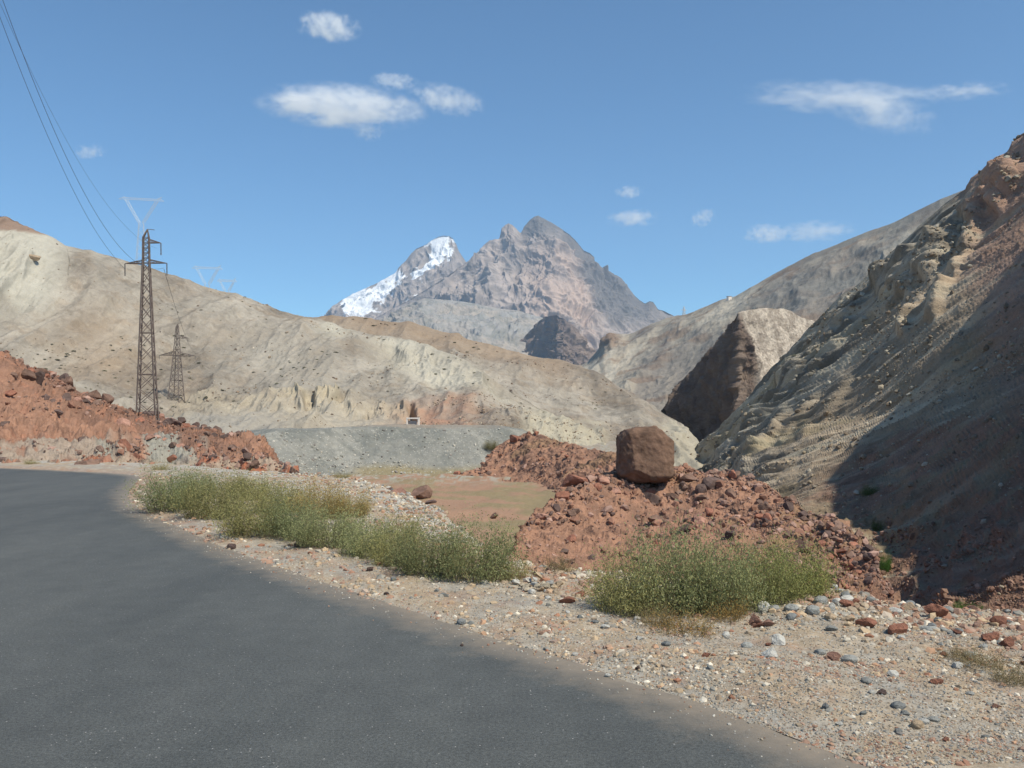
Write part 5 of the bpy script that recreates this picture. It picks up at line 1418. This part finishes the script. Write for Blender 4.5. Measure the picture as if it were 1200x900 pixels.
# ------------------------------------------------------------------ bushes
def leaf_mat(name, a, b, tr=0.25):
    m = bpy.data.materials.new(name); nt, N, L = NT(m)
    out = N.new('ShaderNodeOutputMaterial'); at_ = N.new('ShaderNodeAttribute'); at_.attribute_name = 'Col'
    oi = N.new('ShaderNodeObjectInfo')
    mx = N.new('ShaderNodeMix'); mx.data_type = 'RGBA'; sp = N.new('ShaderNodeSeparateColor'); L.new(at_.outputs['Color'], sp.inputs[0])
    L.new(sp.outputs[0], mx.inputs['Factor']); mx.inputs['A'].default_value = (*a, 1); mx.inputs['B'].default_value = (*b, 1)
    oc = N.new('ShaderNodeVectorMath'); oc.operation = 'MULTIPLY'; L.new(mx.outputs['Result'], oc.inputs[0]); L.new(oi.outputs['Color'], oc.inputs[1])
    d = N.new('ShaderNodeBsdfDiffuse'); t = N.new('ShaderNodeBsdfTranslucent'); L.new(oc.outputs[0], d.inputs[0]); L.new(oc.outputs[0], t.inputs[0])
    ms = N.new('ShaderNodeMixShader'); ms.inputs[0].default_value = tr; L.new(d.outputs[0], ms.inputs[1]); L.new(t.outputs[0], ms.inputs[2]); L.new(ms.outputs[0], out.inputs[0])
    return m
M_leaf = leaf_mat('bush_leaf', (0.175, 0.185, 0.085), (0.43, 0.41, 0.21), 0.35)
M_dry = leaf_mat('dry_leaf', (0.20, 0.15, 0.075), (0.36, 0.30, 0.17))
M_stem = plain('bush_stem', (0.20, 0.17, 0.09), 0.85)
M_green = leaf_mat('fresh_leaf', (0.05, 0.12, 0.02), (0.12, 0.22, 0.05))
def bush_proto(seed, R0=0.75, H=0.85, nst=170, nleaf=72, lw=0.0085, ll=0.032, droop=0.25):
    r_ = np.random.default_rng(seed)
    SV = []; SF = []; LV = []; LC = []
    for s in range(nst):
        a = r_.uniform(0, 6.283); rr = math.sqrt(r_.uniform()) * R0 * 0.55
        b = np.array([math.cos(a) * rr, math.sin(a) * rr, -0.03])
        lean = r_.uniform(0.1, 0.95); a2 = a + r_.normal(0, .9)
        ht = H * r_.choice([r_.uniform(.35, .9), r_.uniform(.7, 1.2)]) * (1 - 0.55 * lean ** 2)
        tip = b + np.array([math.cos(a2) * R0 * lean * .75, math.sin(a2) * R0 * lean * .75, ht])
        mid = (b + tip) / 2 + np.array([-math.cos(a2), -math.sin(a2), 0]) * R0 * lean * .12 + [0, 0, ht * .10]
        t = np.linspace(0, 1, 7)[:, None]
        Pc = b * (1 - t) ** 2 + 2 * mid * t * (1 - t) + tip * t ** 2
        Pc[:, :2] += np.cumsum(r_.normal(0, .018, (7, 2)), 0)
        # stem as three-sided tapering twig
        k0 = len(SV)
        for i, p in enumerate(Pc):
            w_ = 0.0045 * (1 - i / 7.5)
            for j in range(3): SV.append(p + w_ * np.array([math.cos(j * 2.094), math.sin(j * 2.094), 0]))
        for i in range(6):
            for j in range(3): SF.append((k0 + i * 3 + j, k0 + i * 3 + (j + 1) % 3, k0 + i * 3 + 3 + (j + 1) % 3, k0 + i * 3 + 3 + j))
        if s % 6 == 5:
            tint = .9; n = 6
        else: n = nleaf
        u = r_.uniform(.10, 1.0, n) ** .8
        i0 = np.minimum((u * 6).astype(int), 5); f = (u * 6 - i0)[:, None]
        base = Pc[i0] * (1 - f) + Pc[i0 + 1] * f + r_.normal(0, .055, (n, 3)) * (0.5 + u[:, None])
        d = r_.normal(size=(n, 3)) + [0, 0, .7]; d /= np.linalg.norm(d, axis=1)[:, None]
        e = np.cross(d, r_.normal(size=(n, 3))); e /= np.linalg.norm(e, axis=1)[:, None] + 1e-9
        l = ll * r_.uniform(.6, 1.4, (n, 1)); w2 = lw * r_.uniform(.7, 1.3, (n, 1))
        LV.append(np.stack([base - e * w2 * .4, base + e * w2 * .4, base + d * l * .6 + e * w2, base + d * l - e * w2 * .2], 1))
        tint = r_.uniform(0, .45); LC.append(np.clip(tint + r_.uniform(0, .5, n) + 0.15 * (u - .5), 0, 1))
    LV = np.concatenate(LV).reshape(-1, 3); LC = np.concatenate(LC)
    LV[:, 2] = np.maximum(LV[:, 2], 0.0)
    n = len(LC)
    c = np.repeat(LC, 4)[:, None] * np.ones((1, 3))
    fol = mesh_np('foliage', LV, np.arange(n * 4).reshape(-1, 4), c, True, [M_leaf])
    st = bpy.data.meshes.new('stems'); st.from_pydata([tuple(v) for v in SV], [], SF); st.update(); st.materials.append(M_stem)
    return fol, st
PB = [bush_proto(700 + k) for k in range(5)]
PT = [bush_proto(720 + k, 0.45, 0.42, 90, 26, 0.005, 0.03) for k in range(2)]
def bush(px, py, wpx, hpx, lab, k, name='roadside_bush', cat='bush', col=(1, 1, 1), group='olive bushes along the road shoulder', protos=None, loc=None, leaf=None):
    protos = protos or PB; fol, st = protos[k % len(protos)]
    if loc is None:
        q = flat(px, py); z = ground_z(q[:1], q[1:2])[0]; q = np.array([q[0], q[1], min(z, 0.05)])
    else: q = np.array(loc)
    s = q[1] / 1060; r0, h0 = (0.78, 0.86) if protos is PB else (0.47, 0.42)
    root = empty(name, q - [0, 0, .02], rng.uniform(0, 6.28)); tag(root, lab, cat, group)
    sx = wpx * s / 2 / r0; root.scale = (sx, sx, hpx * s / h0)
    for nm, me in (('foliage', fol), ('stems', st)):
        o = bpy.data.objects.new(nm, me); COL.objects.link(o); o.parent = root
        j = 1 + rng.normal(0, .09); o.color = (col[0] * j, col[1] * j, col[2] * j, 1)
        if nm == 'foliage' and leaf is not None: o.material_slots[0].link = 'OBJECT'; o.material_slots[0].material = leaf
    return root
G1 = (0.95, 1.0, 0.95); G2 = (1.08, 1.03, .88); G3 = (.84, .93, .90)
BUSHES = [
 (205,604,95,50,'leftmost bush of the long left group, beside the far bend',G3),
 (250,612,100,54,'second bush from the left in the long left group',G2),
 (292,590,70,34,'low bush behind the second one from the left',G2),
 (232,592,60,36,'dense green bush at the back of the left end',G3),
 (300,634,95,54,'third front bush from the left, close to the asphalt',G2),
 (325,606,80,42,'greyish bush behind the third front bush',G2),
 (345,638,80,48,'dark green front bush left of the small red hump',G3),
 (385,648,95,54,'front bush below the grey spoil slope, fourth along the edge',G1),
 (375,612,70,46,'browner bush standing behind, near the spoil slope top',(1.3,1.0,.8)),
 (412,612,55,34,'low brownish bush at the right end of the back row',(1.3,1.02,.8)),
 (430,660,85,50,'front bush fifth along the asphalt edge',G1),
 (465,670,80,52,'front bush just left of the last two of the left group',G2),
 (505,680,100,66,'broad dark green bush, second last of the left group',G1),
 (556,685,112,72,'tall round bush closing the left group at its right end',G1),
 (735,722,105,70,'yellowish left part bush of the right clump, nearest the rock pile',G2),
 (790,722,125,98,'tallest bush, in the middle of the right clump',G1),
 (845,722,105,78,'bush right of the tallest one in the right clump',G1),
 (893,716,100,72,'second bush from the right end of the right clump',(1.05,1.08,.85)),
 (940,708,86,58,'rightmost bush of the right clump, above the pale stones',(1.05,1.08,.8)),
]
for k, (px, py, wp, hp, lab, col) in enumerate(BUSHES):
    bush(px, py - 4, wp * 1.12, hp * (1.0 if px < 600 else 1.1), lab, k, col=col)
TUFTS = [
 (655,672,50,24,'faint thin tuft on the slope behind the rock pile'),
 (800,742,110,26,'straw coloured dry tuft under the big right bush'),
 (855,728,60,30,'golden dry tuft at the foot of the right clump'),
 (770,735,60,26,'withered tuft at the left foot of the tallest bush'),
 (1150,782,70,26,'grey dry tuft on the shoulder near the right edge'),
 (1185,800,60,30,'dry brown tuft at the right edge nearer the road'),
 (1120,772,50,20,'low grey tuft left of the other dry tufts at right'),
 (188,551,34,10,'low green tuft at the foot of the grey chute'),
 (37,544,24,7,'small green tuft beside the far road at left'),
 (400,560,30,8,'small green tuft at the foot of the grey bank'),
 (465,640,90,40,'sparse tuft on the spoil slope behind the left group'),
 (605,680,50,34,'wispy tuft touching the right side of the tall round bush'),
]
for k, (px, py, wp, hp, lab) in enumerate(TUFTS):
    green = 'green' in lab or 'wispy' in lab or 'sparse' in lab
    bush(px, py, wp, hp, lab, k, 'grass_tuft', 'tuft', (1.1, 1.0, .8) if green else ((1.2, .95, .6) if 'gold' in lab or 'straw' in lab else (.9, .85, .8)), 'small tufts on the shoulder', PT, leaf=None if green else M_dry)
# greener shrubs in the gorge
def scat_shrub(sheet, px, py, wp, hp, lab, k, col, D=None, leaf=M_green):
    p, n = stand(sheet, px, py)
    return bush(0, 0, wp, hp, lab, k, 'shrub', 'shrub', col, 'shrubs growing in the gorge', PB, loc=p - [0, 0, .2], leaf=leaf)
q = at(1136, 724, 17.0); bush(0, 0, 46, 20, 'bright green bush showing just over the gorge rim', 1, 'shrub', 'shrub', (1.1, 1.1, 1), 'shrubs growing in the gorge', PB, loc=q, leaf=M_green)
scat_shrub(rslope, 1037, 668, 20, 24, 'bright green shrub in the shaded gorge beside the mound', 2, (.9, 1, .9))
scat_shrub(rslope, 1030, 620, 22, 12, 'dull green shrub higher in the gorge above the bright one', 3, (.7, .7, .8))
scat_shrub(rslope, 1020, 580, 26, 14, 'dusky green shrub patch at the edge of the gorge shade', 4, (.7, .7, .8))
p_, n_ = stand(bank, 575, 527); bush(0, 0, 22, 12, 'grey shrub growing on the right end of the grey bank', 0, 'shrub', 'shrub', (.8, .75, .8), None, PB, loc=p_)

# hillside scrub: low cushions, each its own object sharing three meshes
def cushion(seed):
    V, Fq = rock_mesh(seed, 2, 0, 0.35, .8)
    return mesh_np('scrub', V, Fq, None, False, [M_scrub])
M_scrub = plain('scrub_leaf', (0.25, 0.24, 0.16), 0.95, 0, 4, 0.4, 0, .25)
SC = []
for k in range(3):
    r_ = np.random.default_rng(800 + k); n = 260
    d = r_.normal(size=(n, 3)); d[:, 2] = np.abs(d[:, 2]); d /= np.linalg.norm(d, axis=1)[:, None]
    c = d * (r_.uniform(.45, 1.0, (n, 1)))
    a = r_.normal(size=(n, 3)) * .13; b = r_.normal(size=(n, 3)) * .13
    V = np.stack([c - a, c + b, c + a, c - b], 1).reshape(-1, 3); V[:, 2] = np.maximum(V[:, 2], -.1)
    SC.append(mesh_np('scrub', V, np.arange(n * 4).reshape(-1, 4), None, False, [M_scrub]))
def scrub(sheet, n, wf, lo, hi, label, group):
    pts, px, py = pick(sheet, n, wf); s = powersz(n, lo, hi, 2.2) * pts[:, 1] / 1060
    for i in range(n):
        o = bpy.data.objects.new('scrub', SC[i % 3]); COL.objects.link(o); o.location = pts[i]
        o.scale = (s[i], s[i], s[i] * .40); o.rotation_euler = (0, 0, rng.uniform(0, 6.28)); tag(o, label, 'shrub', group)
scrub(tanf, 210, lambda P, px, py: ss(.05, .45, fbm(P, 0.022, 3, 301)) * (px > 10) * (px < 640) * (py < 485), 1.0, 3.0, 'low dark cushion shrub dotting the tan hillside', 'dark cushion shrubs dotting the tan hillside')
scrub(tanb, 60, lambda P, px, py: ss(.0, .45, fbm(P, 0.022, 3, 302)) * (px > 400) * (py < 480), 1.0, 2.6, 'tiny dark shrub on the brown hill crest behind the spur', 'tiny dark shrubs on the brown hill behind')
scrub(rslope, 40, lambda P, px, py: ss(.0, .45, fbm(P, 0.03, 3, 303)) * (px < 1180) * (py > 330) * (py < 520) * (px - 1190 + (py - 320) * .9 < -10), 1.2, 3.2, 'small olive shrub on the sunlit part of the steep gorge side', 'small shrubs on the steep gorge side')
for k, (px, py) in enumerate([(40, 306)]):
    p, n = stand(tanf, px, py); s = p[1] / 1060
    put_rock('boulder', PRO[3], p + [0, 0, 1.0], (8 * s, 6 * s, 3.6 * s), 'tan', 'pale overhanging boulder alone high on the whitish bluff at far left', 'boulder', None, rot=(0, .1, .2))
